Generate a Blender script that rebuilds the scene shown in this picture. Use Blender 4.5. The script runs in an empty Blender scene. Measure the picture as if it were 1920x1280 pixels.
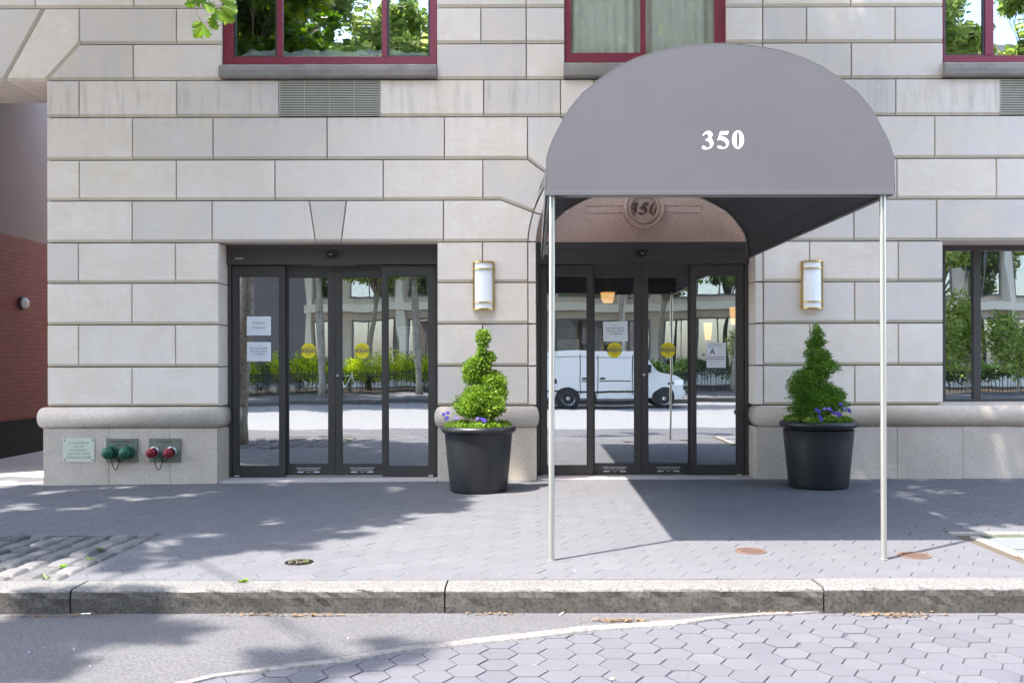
import bpy, bmesh, math, random
import numpy as np
from mathutils import Vector, Matrix
from mathutils.geometry import tessellate_polygon
R = math.radians
S = bpy.context.scene
C = S.collection
rng = np.random.default_rng(7)
random.seed(7)

# ---------------------------------------------------------------- camera geometry
F = 1750.0; D = 12.41; EYE = 1.589; VX = 989.0; VY = 674.0
def WX(x, d=D): return (x-VX)*d/F
def WZ(y, d=D): return EYE+(VY-y)*d/F
def gz(x, y):
    t = min(max((y+5.9)/5.9, 0), 1.0)
    return -0.008*max(0.0, min(8.0, 1.4-x))*t

# ---------------------------------------------------------------- mesh collector
class MB:
    def __init__(s): s.v=[]; s.f=[]; s.m=[]; s.t=[]
    def face(s, pts, mi=0, t=.5):
        b=len(s.v); s.v+= [tuple(p) for p in pts]; s.f.append(tuple(range(b,b+len(pts)))); s.m.append(mi); s.t.append(t)
    def add(s, vs, fs, mi=0, t=.5):
        b=len(s.v); s.v+=[tuple(p) for p in vs]
        for f in fs: s.f.append(tuple(i+b for i in f)); s.m.append(mi); s.t.append(t)
    def box(s, x0,x1,y0,y1,z0,z1, mi=0, t=.5):
        v=[(x,y,z) for z in (z0,z1) for y in (y0,y1) for x in (x0,x1)]
        s.add(v,[(0,2,3,1),(4,5,7,6),(0,1,5,4),(2,6,7,3),(0,4,6,2),(1,3,7,5)],mi,t)
    def prism(s, poly, y0, y1, mi=0, t=.5):       # poly in (x,z), front at y0
        n=len(poly)
        tri=tessellate_polygon([[Vector((p[0],p[1],0)) for p in poly]])
        s.add([(p[0],y0,p[1]) for p in poly],tri,mi,t)
        s.add([(p[0],y1,p[1]) for p in poly],[tuple(reversed(q)) for q in tri],mi,t)
        s.add([(p[0],y0,p[1]) for p in poly]+[(p[0],y1,p[1]) for p in poly],[(i,(i+1)%n,n+(i+1)%n,n+i) for i in range(n)],mi,t)
    def flat(s, poly, y, mi=0, t=.5):
        tri=tessellate_polygon([[Vector((p[0],p[1],0)) for p in poly]])
        s.add([(p[0],y,p[1]) for p in poly],tri,mi,t)
    def cyl(s, a, b, r0, r1=None, n=16, caps=True, mi=0, t=.5):
        r1=r0 if r1 is None else r1
        s.tube([a,b],[r0,r1],n,caps,mi,t)
    def tube(s, pts, rad, n=10, caps=True, mi=0, t=.5):
        P=[Vector(p) for p in pts]; base=len(s.v); prev=None
        for i,p in enumerate(P):
            d=(P[min(i+1,len(P)-1)]-P[max(i-1,0)]).normalized()
            if prev is None:
                u=d.orthogonal().normalized()
            else:
                u=(prev-d*prev.dot(d)); u=u.normalized() if u.length>1e-6 else d.orthogonal().normalized()
            prev=u; w=d.cross(u); r=rad[i] if hasattr(rad,'__len__') else rad
            for k in range(n):
                a=2*math.pi*k/n; q=p+(u*math.cos(a)+w*math.sin(a))*r; s.v.append(tuple(q))
        for i in range(len(P)-1):
            for k in range(n):
                s.f.append((base+i*n+k,base+i*n+(k+1)%n,base+(i+1)*n+(k+1)%n,base+(i+1)*n+k)); s.m.append(mi); s.t.append(t)
        if caps:
            s.f.append(tuple(base+k for k in reversed(range(n)))); s.m.append(mi); s.t.append(t)
            e=base+(len(P)-1)*n
            s.f.append(tuple(e+k for k in range(n))); s.m.append(mi); s.t.append(t)
    def lathe(s, prof, c=(0,0,0), n=32, axis='z', mi=0, t=.5):   # prof: (r, h)
        base=len(s.v); m=len(prof)
        for k in range(n):
            a=2*math.pi*k/n
            for r,h in prof:
                if axis=='z': s.v.append((c[0]+r*math.cos(a),c[1]+r*math.sin(a),c[2]+h))
                else: s.v.append((c[0]+r*math.cos(a),c[1]-h,c[2]+r*math.sin(a)))
        for k in range(n):
            for j in range(m-1):
                a=base+k*m+j; b=base+((k+1)%n)*m+j
                s.f.append((a,b,b+1,a+1)); s.m.append(mi); s.t.append(t)
    def ball(s, c, r, n=10, mi=0, t=.5):
        rr = r if hasattr(r,'__len__') else (r,r,r)
        prof=[(math.cos(a),math.sin(a)) for a in [(-90+180*i/(n//2+1))*math.pi/180 for i in range(n//2+2)]]
        b=len(s.v); s.lathe([(max(p[0],1e-3),p[1]) for p in prof],(0,0,0),n,'z',mi,t)
        for i in range(b,len(s.v)):
            x,y,z=s.v[i]; s.v[i]=(c[0]+x*rr[0],c[1]+y*rr[1],c[2]+z*rr[2])
    def build(s, name, mats, parent=None, smooth=False, bevel=None, loc=None, norm=True, merge=False):
        me=bpy.data.meshes.new(name); me.from_pydata(s.v,[],s.f)
        mats = mats if isinstance(mats,(list,tuple)) else [mats]
        for m in mats: me.materials.append(m)
        me.polygons.foreach_set('material_index', s.m)
        at=me.attributes.new('tint','FLOAT','FACE'); at.data.foreach_set('value', s.t)
        if norm:
            bm=bmesh.new(); bm.from_mesh(me)
            if merge: bmesh.ops.remove_doubles(bm, verts=bm.verts, dist=1e-5)
            bmesh.ops.recalc_face_normals(bm, faces=bm.faces); bm.to_mesh(me); bm.free()
        if smooth: me.polygons.foreach_set('use_smooth',[True]*len(me.polygons))
        me.update()
        o=bpy.data.objects.new(name, me); C.objects.link(o)
        if loc is not None:
            me.transform(Matrix.Translation(-Vector(loc))); o.location=loc
        if parent is not None:
            o.parent=parent; o.location=Vector(o.location)-world_loc(parent)
        if bevel:
            b=o.modifiers.new('bevel','BEVEL'); b.width=bevel; b.segments=2; b.limit_method='ANGLE'; b.angle_limit=R(40)
        return o
def world_loc(o):
    v=Vector(o.location)
    while o.parent is not None: o=o.parent; v+=Vector(o.location)
    return v
def thing(name, label, cat, loc=(0,0,0), group=None):
    o=bpy.data.objects.new(name,None); C.objects.link(o); o.location=loc; o.empty_display_size=.1
    o['label']=label; o['category']=cat
    if group: o['group']=group
    return o
def tag(o, label=None, cat=None, group=None, kind=None):
    if label: o['label']=label
    if cat: o['category']=cat
    if group: o['group']=group
    if kind: o['kind']=kind
    return o
def copy_tree(o, parent=None):
    c=o.copy(); C.objects.link(c); c.parent=parent
    for ch in list(o.children): copy_tree(ch,c)
    return c

# ---------------------------------------------------------------- text
def text_geo(body, bold=0.0):
    cu=bpy.data.curves.new('txt','FONT'); cu.body=body; cu.size=1; cu.align_x='CENTER'; cu.align_y='CENTER'; cu.resolution_u=2; cu.offset=bold
    o=bpy.data.objects.new('txt',cu); C.objects.link(o)
    dg=bpy.context.evaluated_depsgraph_get(); me=o.evaluated_get(dg).to_mesh()
    v=[tuple(p.co) for p in me.vertices]; f=[tuple(p.vertices) for p in me.polygons]
    o.evaluated_get(dg).to_mesh_clear(); C.objects.unlink(o); bpy.data.objects.remove(o); bpy.data.curves.remove(cu)
    return v,f
_tc={}
def put_text(mb, body, x, y, z, w=None, h=None, mi=0, bold=0.0, shear=0.0):
    """text on a plane facing -Y centred on (x, z); w total width, h cap height"""
    k=(body,bold)
    if k not in _tc: _tc[k]=text_geo(body,bold)
    v,f=_tc[k]
    if not v: return
    xs=[p[0] for p in v]; ys=[p[1] for p in v]
    cw=max(xs)-min(xs); ch=max(ys)-min(ys); cx=(max(xs)+min(xs))/2; cy=(max(ys)+min(ys))/2
    sy=(h/ch) if h else w/cw
    sx=(w/cw) if w else sy
    mb.add([(x+(p[0]-cx)*sx+shear*(p[1]-cy)*sy, y, z+(p[1]-cy)*sy) for p in v], f, mi)
G3=[(290,425),(300,410),(340,355),(400,300),(470,275),(530,280),(590,315),(625,370),(625,430),(600,485),(565,525),(610,550),(645,610),(660,680),(640,760),(590,830),(520,870),(430,893),(350,893),(295,870),(270,830),(285,785),(320,765),(365,780),(420,820),(475,845),(520,820),(548,770),(545,710),(510,650),(450,610),(385,580),(410,550),(460,540),(495,490),(490,430),(460,385),(410,375),(360,400),(325,437)]
G5=[(885,290),(1165,285),(1130,400),(920,402),(880,445),(960,460),(1060,500),(1140,570),(1172,650),(1165,730),(1120,810),(1040,865),(940,885),(860,870),(800,840),(783,800),(810,765),(860,765),(920,795),(980,825),(1030,820),(1070,790),(1082,730),(1060,670),(1000,615),(910,585),(830,585),(785,590)]
def numerals(mb, cx, y, cz, h, mi=0, shear=0.0, thin=1.0, depth=.002):
    k=h/610.0
    def T(p): 
        X=(p[0]-970)*k; Z=-(p[1]-580)*k
        return (cx+X+shear*Z, cz+Z)
    for g in (G3,G5): mb.prism([T(p) for p in g], y, y+depth, mi)
    n=40; out=[]; inn=[]
    for i in range(n):
        a=2*math.pi*i/n; c=math.cos(a); s_=math.sin(a)
        out.append(T((1470+197*c,570-305*s_)))
        inn.append(T((1472+math.copysign(abs(c)**.8,c)*50*(2-thin)*(1.0 if thin==1 else 1.5),570-math.copysign(abs(s_)**.9,s_)*255)))
    vs=[(p[0],y,p[1]) for p in out]+[(p[0],y,p[1]) for p in inn]+[(p[0],y+depth,p[1]) for p in out]
    mb.add(vs,[(i,(i+1)%n,n+(i+1)%n,n+i) for i in range(n)]+[(i,2*n+i,2*n+(i+1)%n,(i+1)%n) for i in range(n)],mi)

# ---------------------------------------------------------------- materials
def mat(name):
    m=bpy.data.materials.new(name); m.use_nodes=True; nt=m.node_tree; nt.nodes.clear()
    out=nt.nodes.new('ShaderNodeOutputMaterial'); b=nt.nodes.new('ShaderNodeBsdfPrincipled')
    nt.links.new(b.outputs[0],out.inputs[0]); return m,nt,b,out
def N(nt,typ,**k):
    n=nt.nodes.new(typ)
    for a,v in k.items():
        if a in ('inputs',):
            for i,val in v.items(): n.inputs[i].default_value=val
        else: setattr(n,a,v)
    return n
def L(nt,a,b): nt.links.new(a,b)
def coord(nt, scale=(1,1,1), kind='Object'):
    tc=N(nt,'ShaderNodeTexCoord'); mp=N(nt,'ShaderNodeMapping'); mp.inputs['Scale'].default_value=scale
    L(nt,tc.outputs[kind],mp.inputs[0]); return mp.outputs[0]
def geo_pos(nt, scale=(1,1,1)):
    g=N(nt,'ShaderNodeNewGeometry'); mp=N(nt,'ShaderNodeMapping'); mp.inputs['Scale'].default_value=scale
    L(nt,g.outputs['Position'],mp.inputs[0]); return mp.outputs[0]
def noise(nt, vec, scale, detail=4, rough=.6):
    n=N(nt,'ShaderNodeTexNoise'); n.inputs['Scale'].default_value=scale; n.inputs['Detail'].default_value=detail; n.inputs['Roughness'].default_value=rough
    L(nt,vec,n.inputs['Vector']); return n.outputs['Fac']
def ramp(nt, fac, stops):
    r=N(nt,'ShaderNodeValToRGB'); el=r.color_ramp.elements
    while len(el)>1: el.remove(el[0])
    el[0].position=stops[0][0]; c=stops[0][1]; el[0].color=(*c,1) if len(c)==3 else c
    for p,c in stops[1:]:
        e=el.new(p); e.color=(*c,1)
    L(nt,fac,r.inputs[0]); return r.outputs[0]
def mixc(nt, fac, a, b, mode='MIX'):
    m=N(nt,'ShaderNodeMix',data_type='RGBA',blend_type=mode)
    for sock,val in ((m.inputs[0],fac),(m.inputs[6],a),(m.inputs[7],b)):
        if hasattr(val,'is_output') or isinstance(val,bpy.types.NodeSocket): L(nt,val,sock)
        elif isinstance(val,(int,float)): sock.default_value=val
        else: sock.default_value=(*val,1)
    return m.outputs[2]
def math_n(nt, op, a, b=None, c=None):
    m=N(nt,'ShaderNodeMath',operation=op)
    for i,v in enumerate((a,b,c)):
        if v is None: continue
        if isinstance(v,bpy.types.NodeSocket): L(nt,v,m.inputs[i])
        else: m.inputs[i].default_value=v
    return m.outputs[0]
def attr(nt,name='tint'):
    a=N(nt,'ShaderNodeAttribute',attribute_name=name); return a.outputs['Fac']
def bump(nt,b,h,strength=.3,dist=.01):
    n=N(nt,'ShaderNodeBump'); n.inputs['Strength'].default_value=strength; n.inputs['Distance'].default_value=dist
    L(nt,h,n.inputs['Height']); L(nt,n.outputs[0],b.inputs['Normal']); return n
def g3(v): return (v,v,v)
def simple(name, col, rough=.6, metal=0, spec=.5, var=.12, vs=6.0, bmp=0, bs=60, emis=None, est=0):
    m,nt,b,o=mat(name)
    v=geo_pos(nt); n=noise(nt,v,vs,5)
    c=mixc(nt,n,tuple(x*(1-var) for x in col),tuple(min(1,x*(1+var)) for x in col))
    L(nt,c,b.inputs['Base Color']); b.inputs['Metallic'].default_value=metal
    n2=noise(nt,v,vs*3,3); rr=N(nt,'ShaderNodeMapRange'); rr.inputs[3].default_value=max(0,rough-.08); rr.inputs[4].default_value=min(1,rough+.08)
    L(nt,n2,rr.inputs[0]); L(nt,rr.outputs[0],b.inputs['Roughness'])
    b.inputs['Specular IOR Level'].default_value=spec
    if bmp: bump(nt,b,noise(nt,v,bs,4),bmp,.004)
    if emis: b.inputs['Emission Color'].default_value=(*emis,1); b.inputs['Emission Strength'].default_value=est
    return m

def stone_mat(name, base, streak=.0):
    """smooth limestone; per-block tone comes from the face attribute"""
    m,nt,b,o=mat(name)
    v=geo_pos(nt)
    a=attr(nt)
    # per block drift of the pattern so that veins do not run across joints
    add=N(nt,'ShaderNodeVectorMath',operation='ADD'); sc=N(nt,'ShaderNodeVectorMath',operation='SCALE')
    cmb=N(nt,'ShaderNodeCombineXYZ'); L(nt,a,cmb.inputs[0]); L(nt,a,cmb.inputs[2]); sc.inputs['Scale'].default_value=57.0
    L(nt,cmb.outputs[0],sc.inputs[0]); L(nt,v,add.inputs[0]); L(nt,sc.outputs[0],add.inputs[1]); pv=add.outputs[0]
    tone=ramp(nt,a,[(0,(base[0]*.80,base[1]*.81,base[2]*.83)),(.3,(base[0]*.91,base[1]*.925,base[2]*.96)),(.5,base),(.75,(base[0]*1.03,base[1]*1.01,base[2]*.975)),(1,tuple(x*1.06 for x in base))])
    n1=noise(nt,pv,1.6,5,.6)
    c=mixc(nt,math_n(nt,'MULTIPLY',ramp(nt,n1,[(.35,(0,0,0)),(.7,(1,1,1))]),.30),tone,(base[0]*.74,base[1]*.72,base[2]*.68))
    patch=ramp(nt,noise(nt,pv,2.3,4,.55),[(.42,(0,0,0)),(.66,(1,1,1))])
    c=mixc(nt,math_n(nt,'MULTIPLY',patch,.65),c,(base[0]*.93,base[1]*.885,base[2]*.80))
    dsw=N(nt,'ShaderNodeMapping'); dsw.inputs['Scale'].default_value=(1.4,1.4,3.2); dsw.inputs['Rotation'].default_value=(0,-.55,0); L(nt,pv,dsw.inputs[0])
    swn=N(nt,'ShaderNodeTexNoise'); swn.inputs['Scale'].default_value=1.5; swn.inputs['Detail'].default_value=7; swn.inputs['Distortion'].default_value=1.6; L(nt,dsw.outputs[0],swn.inputs['Vector'])
    sw=ramp(nt,swn.outputs['Fac'],[(.50,(0,0,0)),(.56,(1,1,1)),(.62,(0,0,0))])
    c=mixc(nt,math_n(nt,'MULTIPLY',sw,math_n(nt,'MULTIPLY',a,.40)),c,tuple(min(.93,x*1.16) for x in base))
    # vertical weather streaks
    mp=N(nt,'ShaderNodeMapping'); mp.inputs['Scale'].default_value=(5.5,5.5,.55); L(nt,v,mp.inputs[0])
    st=noise(nt,mp.outputs[0],1.5,6,.62)
    st=ramp(nt,st,[(.48,(0,0,0)),(.75,(1,1,1))])
    zz=N(nt,'ShaderNodeSeparateXYZ'); L(nt,v,zz.inputs[0])
    z=zz.outputs[2]
    band=math_n(nt,'MULTIPLY',math_n(nt,'SMOOTH_MIN',1.0,math_n(nt,'MAXIMUM',0.0,math_n(nt,'SUBTRACT',1.0,math_n(nt,'ABSOLUTE',math_n(nt,'MULTIPLY',math_n(nt,'SUBTRACT',z,5.06),2.3)))),.1),.75)
    amt=math_n(nt,'MULTIPLY',st,math_n(nt,'ADD',.07,band))
    c=mixc(nt,amt,c,(base[0]*.48,base[1]*.45,base[2]*.42))
    # pale scuffs / tooling marks
    mp2=N(nt,'ShaderNodeMapping'); mp2.inputs['Scale'].default_value=(2.2,1,5.0); mp2.inputs['Rotation'].default_value=(0,.35,0); L(nt,pv,mp2.inputs[0])
    sc2=ramp(nt,noise(nt,mp2.outputs[0],2.6,8,.7),[(.58,(0,0,0)),(.72,(1,1,1))])
    c=mixc(nt,math_n(nt,'MULTIPLY',sc2,.35),c,tuple(min(.92,x*1.25) for x in base))
    fine=noise(nt,v,90,3,.7)
    c=mixc(nt,math_n(nt,'MULTIPLY',fine,.16),c,tuple(x*.6 for x in base))
    L(nt,c,b.inputs['Base Color']); b.inputs['Roughness'].default_value=.72; b.inputs['Specular IOR Level'].default_value=.3
    bump(nt,b,math_n(nt,'ADD',noise(nt,v,55,5,.7),math_n(nt,'MULTIPLY',noise(nt,v,7,3),1.5)),.22,.004)
    return m
def granite_mat(name, base, dark, warm, sc=1.0, contrast=1.0, dirt=.5, vn=.5):
    m,nt,b,o=mat(name); v=geo_pos(nt)
    sp=noise(nt,v,95*sc,3,.75); sp2=noise(nt,v,38*sc,4,.7); big=noise(nt,v,1.7,6,.65)
    c=mixc(nt,ramp(nt,sp,[(.38,(1,1,1)),(.55,(0,0,0))]),base,dark)
    c=mixc(nt,math_n(nt,'MULTIPLY',ramp(nt,sp2,[(.5,(0,0,0)),(.68,(1,1,1))]),.55*contrast),c,warm)
    c=mixc(nt,math_n(nt,'MULTIPLY',ramp(nt,big,[(.42,(0,0,0)),(.7,(1,1,1))]),dirt),c,tuple(x*.52 for x in warm))
    mp=N(nt,'ShaderNodeMapping'); mp.inputs['Scale'].default_value=(2.5,2.5,7); mp.inputs['Rotation'].default_value=(0,.6,0); L(nt,v,mp.inputs[0])
    vein=ramp(nt,noise(nt,mp.outputs[0],1.7,8,.75),[(.60,(0,0,0)),(.66,(1,1,1)),(.70,(0,0,0))])
    c=mixc(nt,math_n(nt,'MULTIPLY',vein,vn),c,dark)
    L(nt,c,b.inputs['Base Color']); b.inputs['Roughness'].default_value=.6; b.inputs['Specular IOR Level'].default_value=.35
    bump(nt,b,sp2,.25,.003); return m
def paver_mat(name, lo, hi, stain, bscale=.5):
    m,nt,b,o=mat(name); v=geo_pos(nt); a=attr(nt)
    c=mixc(nt,a,lo,hi)
    big=noise(nt,v,bscale,6,.6)
    c=mixc(nt,math_n(nt,'MULTIPLY',ramp(nt,big,[(.4,(0,0,0)),(.75,(1,1,1))]),.45),c,stain)
    fine=noise(nt,v,160,3,.8)
    c=mixc(nt,ramp(nt,fine,[(.35,(1,1,1)),(.6,(0,0,0))]),c,tuple(x*.72 for x in lo))
    spots=ramp(nt,noise(nt,v,11,2,.5),[(.69,(0,0,0)),(.73,(1,1,1))])
    c=mixc(nt,math_n(nt,'MULTIPLY',spots,.5),c,tuple(x*.5 for x in lo))
    L(nt,c,b.inputs['Base Color']); b.inputs['Roughness'].default_value=.75; b.inputs['Specular IOR Level'].default_value=.35
    bump(nt,b,math_n(nt,'ADD',fine,noise(nt,v,30,4)),.35,.004); return m
def leaf_mat(name, dark, lite, yel, trans=.35):
    m,nt,b,o=mat(name); a=attr(nt)
    c=ramp(nt,a,[(0,dark),(.55,lite),(1,yel)])
    L(nt,c,b.inputs['Base Color']); b.inputs['Roughness'].default_value=.45; b.inputs['Specular IOR Level'].default_value=.35
    tr=N(nt,'ShaderNodeBsdfTranslucent'); hs=N(nt,'ShaderNodeHueSaturation'); hs.inputs['Value'].default_value=1.5; hs.inputs['Saturation'].default_value=1.1
    L(nt,c,hs.inputs['Color']); L(nt,hs.outputs[0],tr.inputs[0])
    mx=N(nt,'ShaderNodeMixShader'); mx.inputs[0].default_value=trans; L(nt,b.outputs[0],mx.inputs[1]); L(nt,tr.outputs[0],mx.inputs[2]); L(nt,mx.outputs[0],o.inputs[0]); return m
def glass_mat(name, refl, tint=(.8,.86,.83), wave=.02, ws=1.3):
    m=bpy.data.materials.new(name); m.use_nodes=True; nt=m.node_tree; nt.nodes.clear()
    o=N(nt,'ShaderNodeOutputMaterial'); g=N(nt,'ShaderNodeBsdfGlossy'); g.inputs['Roughness'].default_value=.0; g.inputs['Color'].default_value=(.96,.97,.98,1)
    t=N(nt,'ShaderNodeBsdfTransparent'); t.inputs[0].default_value=(*tint,1)
    lw=N(nt,'ShaderNodeLayerWeight'); lw.inputs[0].default_value=.25
    f=math_n(nt,'ADD',refl,math_n(nt,'MULTIPLY',lw.outputs['Fresnel'],.5)); f.node.use_clamp=True
    mx=N(nt,'ShaderNodeMixShader'); L(nt,f,mx.inputs[0]); L(nt,t.outputs[0],mx.inputs[1]); L(nt,g.outputs[0],mx.inputs[2]); L(nt,mx.outputs[0],o.inputs[0])
    if wave:
        v=geo_pos(nt,(1,1,.35)); bn=N(nt,'ShaderNodeBump'); bn.inputs['Strength'].default_value=1.0; bn.inputs['Distance'].default_value=wave
        L(nt,noise(nt,v,ws,2,.4),bn.inputs['Height']); L(nt,bn.outputs[0],g.inputs['Normal'])
    return m
def brick_mat(name):
    m,nt,b,o=mat(name); g=N(nt,'ShaderNodeNewGeometry'); sp=N(nt,'ShaderNodeSeparateXYZ'); L(nt,g.outputs['Position'],sp.inputs[0])
    cb=N(nt,'ShaderNodeCombineXYZ'); L(nt,sp.outputs[1],cb.inputs[0]); L(nt,sp.outputs[2],cb.inputs[1])
    br=N(nt,'ShaderNodeTexBrick'); L(nt,cb.outputs[0],br.inputs['Vector']); br.inputs['Scale'].default_value=1
    br.inputs['Brick Width'].default_value=.2; br.inputs['Row Height'].default_value=.075; br.inputs['Mortar Size'].default_value=.006
    br.inputs['Color1'].default_value=(.34,.115,.085,1); br.inputs['Color2'].default_value=(.28,.09,.065,1); br.inputs['Mortar'].default_value=(.16,.07,.055,1)
    c=mixc(nt,math_n(nt,'MULTIPLY',noise(nt,g.outputs['Position'],1.2,5),.4),br.outputs['Color'],(.22,.08,.06))
    L(nt,c,b.inputs['Base Color']); b.inputs['Roughness'].default_value=.7
    bump(nt,b,math_n(nt,'SUBTRACT',1.0,br.outputs['Fac']),.5,.006); return m

M={}
M['lime']=stone_mat('limestone',(.845,.733,.645))
M['edge']=stone_mat('limestone_bounce_arris',(.74,.66,.545))  # warm bounced light painted into the colour of the down-facing chamfers
M['granite']=granite_mat('pink_granite_base',(.64,.54,.45),(.40,.33,.27),(.66,.50,.38),1.0,.9,.40)
M['tymp']=granite_mat('tympanum_granite',(.58,.40,.32),(.33,.21,.16),(.66,.49,.39),.8,.9,.35)
M['kerb']=granite_mat('kerb_granite',(.17,.163,.157),(.075,.071,.065),(.15,.132,.115),.5,.8,.25,.12)
def grime(m,z0,z1,mult):
    nt=m.node_tree; b=[n for n in nt.nodes if n.type=='BSDF_PRINCIPLED'][0]; src=b.inputs['Base Color'].links[0].from_socket
    g=N(nt,'ShaderNodeNewGeometry'); s=N(nt,'ShaderNodeSeparateXYZ'); L(nt,g.outputs['Position'],s.inputs[0])
    z=math_n(nt,'ADD',s.outputs[2],math_n(nt,'MULTIPLY',math_n(nt,'SUBTRACT',noise(nt,g.outputs['Position'],9,5),.5),.03))
    r=N(nt,'ShaderNodeMapRange'); r.inputs[1].default_value=z0; r.inputs[2].default_value=z1; L(nt,z,r.inputs[0])
    c=mixc(nt,r.outputs[0],mixc(nt,1.0,src,mult,'MULTIPLY'),src); L(nt,c,b.inputs['Base Color'])
grime(M['kerb'],-.022,-.008,(.50,.48,.44))
M['sill']=simple('weathered_sill_stone',(.27,.24,.21),.8,0,.3,.45,4,.4,60)
M['mortar']=simple('dark_mortar',(.045,.035,.03),.9)
M['core']=simple('wall_core',(.12,.10,.09),.9)
M['bronze']=simple('dark_bronze_metal',(.050,.043,.040),.42,.0,.5,.15,3)
M['bronze2']=simple('dark_bronze_header',(.056,.049,.046),.48,.0,.5,.15,2)
M['black']=simple('black_plastic',(.012,.012,.014),.35,0,.5)
M['white']=simple('white_vinyl',(.78,.78,.78),.5)
M['red']=simple('red_painted_aluminium',(.25,.036,.058),.38,0,.5,.10,9)
M['steel']=simple('brushed_steel',(.45,.435,.395),.34,.75,.5,.02,2)
M['alum']=simple('aluminium_louvre',(.66,.62,.53),.45,.3,.5,.2,8)
M['brass']=simple('brass',(.62,.42,.14),.32,.85,.5,.12,20)
m_,nt_,b_,o_=mat('opal_glass'); b_.inputs['Base Color'].default_value=(.95,.95,.95,1); b_.inputs['Roughness'].default_value=.4; b_.inputs['Subsurface Radius'].default_value=(.05,.05,.05); M['opal']=m_
M['glass']=glass_mat('door_glass',.60,(.72,.76,.74),.0018,1.6)
M['cglass']=glass_mat('curtained_window_glass',.26,(1,1,.99),.003,2.2)
M['wglass']=glass_mat('window_glass',.44,(.95,1,.97),.003,2.2)
M['dglass']=glass_mat('far_glass',.24,(.45,.52,.48),0)
M['paper']=simple('paper_sheet',(.80,.81,.84),.7,0,.3,.03)
M['ink']=simple('grey_ink',(.10,.10,.12),.8)
M['yellow']=simple('yellow_vinyl',(.80,.64,.01),.45,0,.4,.04)
M['cred']=simple('red_line',(.55,.03,.08),.6)
M['brick']=brick_mat('red_brick')
M['stucco']=simple('mauve_stucco',(.37,.31,.275),.85,0,.2,.12,1.5,.2)
M['darkbase']=simple('black_painted_base',(.02,.018,.016),.8)
M['concrete']=simple('pale_concrete',(.62,.58,.52),.85,0,.3,.14,1.5,.3,80)
M['thresh']=granite_mat('pale_threshold_stone',(.50,.45,.43),(.33,.28,.27),(.56,.45,.42),.7,.6,.2)
M['paver']=paver_mat('sidewalk_paver',(.106,.105,.113),(.134,.132,.139),(.088,.085,.093))
M['rpaver']=paver_mat('road_paver',(.096,.094,.106),(.124,.121,.132),(.088,.084,.093))
M['joint']=simple('paver_joint_sand',(.085,.082,.088),.95,0,.1,.3,20)
M['rjoint']=simple('road_joint_sand',(.07,.064,.078),.95,0,.1,.3,20)
M['asphalt']=granite_mat('asphalt',(.108,.106,.112),(.052,.051,.056),(.125,.108,.095),.55,.9,.30,.25)
M['farroad']=granite_mat('far_road',(.22,.22,.225),(.15,.15,.15),(.24,.23,.215),.5,.4,.2)
M['dirt']=simple('packed_dirt',(.085,.07,.055),.95,0,.1,.4,15,.6)
M['cobble']=paver_mat('granite_setts',(.075,.075,.08),(.20,.19,.18),(.15,.13,.11),1.5)
M['flag']=paver_mat('bluestone_flags',(.115,.13,.15),(.175,.18,.18),(.15,.155,.145),1.5)
M['moss']=simple('mossy_joint',(.075,.082,.05),.95,0,.1,.4,12,.5)
M['edging']=granite_mat('pale_granite_edging',(.30,.275,.25),(.19,.17,.15),(.30,.26,.22),.6,.6,.3)
M['cement']=granite_mat('white_cement_band',(.20,.19,.18),(.115,.105,.10),(.175,.155,.135),.3,.8,.4)
M['rust']=simple('rusty_iron',(.13,.08,.062),.75,.2,.4,.35,30,.8,120)
M['pot']=simple('black_resin_pot',(.014,.014,.016),.40,0,.5,.45,7,.15,12)
M['soil']=simple('potting_soil',(.03,.02,.014),.95,0,.1,.4,40,1)
M['bark']=granite_mat('mottled_bark',(.30,.25,.19),(.12,.095,.07),(.42,.38,.30),.12,1,.4)
M['canvas']=simple('grey_awning_canvas',(.096,.094,.101),.75,0,.25,.16,.9,.15,260)
M['canvas_in']=M['canvas']
M['dpipe']=simple('awning_frame_tube',(.16,.155,.15),.45,.4)
M['boxleaf']=leaf_mat('boxwood_leaves',(.045,.095,.01),(.17,.29,.028),(.33,.43,.06),.3)
M['junleaf']=leaf_mat('juniper_leaves',(.03,.08,.012),(.11,.235,.025),(.26,.38,.05),.3)
M['treeleaf']=leaf_mat('oak_leaves',(.05,.11,.012),(.12,.23,.02),(.24,.34,.03),.4)
M['farleaf']=leaf_mat('street_tree_leaves',(.08,.13,.04),(.27,.36,.09),(.55,.58,.22),.6)
M['shrubleaf']=leaf_mat('golden_shrub_leaves',(.10,.20,.02),(.40,.50,.03),(.65,.68,.06),.4)
M['dshrubleaf']=leaf_mat('dark_hedge_leaves',(.02,.045,.012),(.06,.12,.03),(.12,.20,.05),.3)
M['petal']=simple('violet_petals',(.07,.035,.40),.6,0,.3,.3,60)
M['petal2']=simple('pale_violet_petals',(.22,.17,.50),.6,0,.3,.3,60)
M['eye']=simple('flower_eye',(.75,.65,.2),.6)
M['green']=simple('green_painted_cap',(.015,.10,.05),.5,.1,.5,.25,40)
M['rcap']=simple('red_painted_cap',(.24,.012,.022),.5,.1,.5,.25,40)
M['plate']=simple('tarnished_plate',(.20,.21,.17),.45,.5,.5,.3,25)
M['plaque']=simple('cream_plaque',(.62,.62,.50),.35,.1,.5,.08,20)
M['chain']=simple('dark_chain',(.03,.025,.02),.5,.8)
M['chrome']=simple('chrome',(.6,.6,.6),.3,1)
M['van']=simple('white_van_paint',(.66,.645,.61),.25,0,.6,.02)
M['tyre']=simple('tyre_rubber',(.02,.02,.02),.85)
M['lamp']=simple('lit_lamp_glass',(.9,.6,.3),.5,emis=(1,.55,.18),est=.35)
M['litter']=simple('dry_leaf_litter',(.17,.115,.07),.9,0,.1,.5,60)
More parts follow.
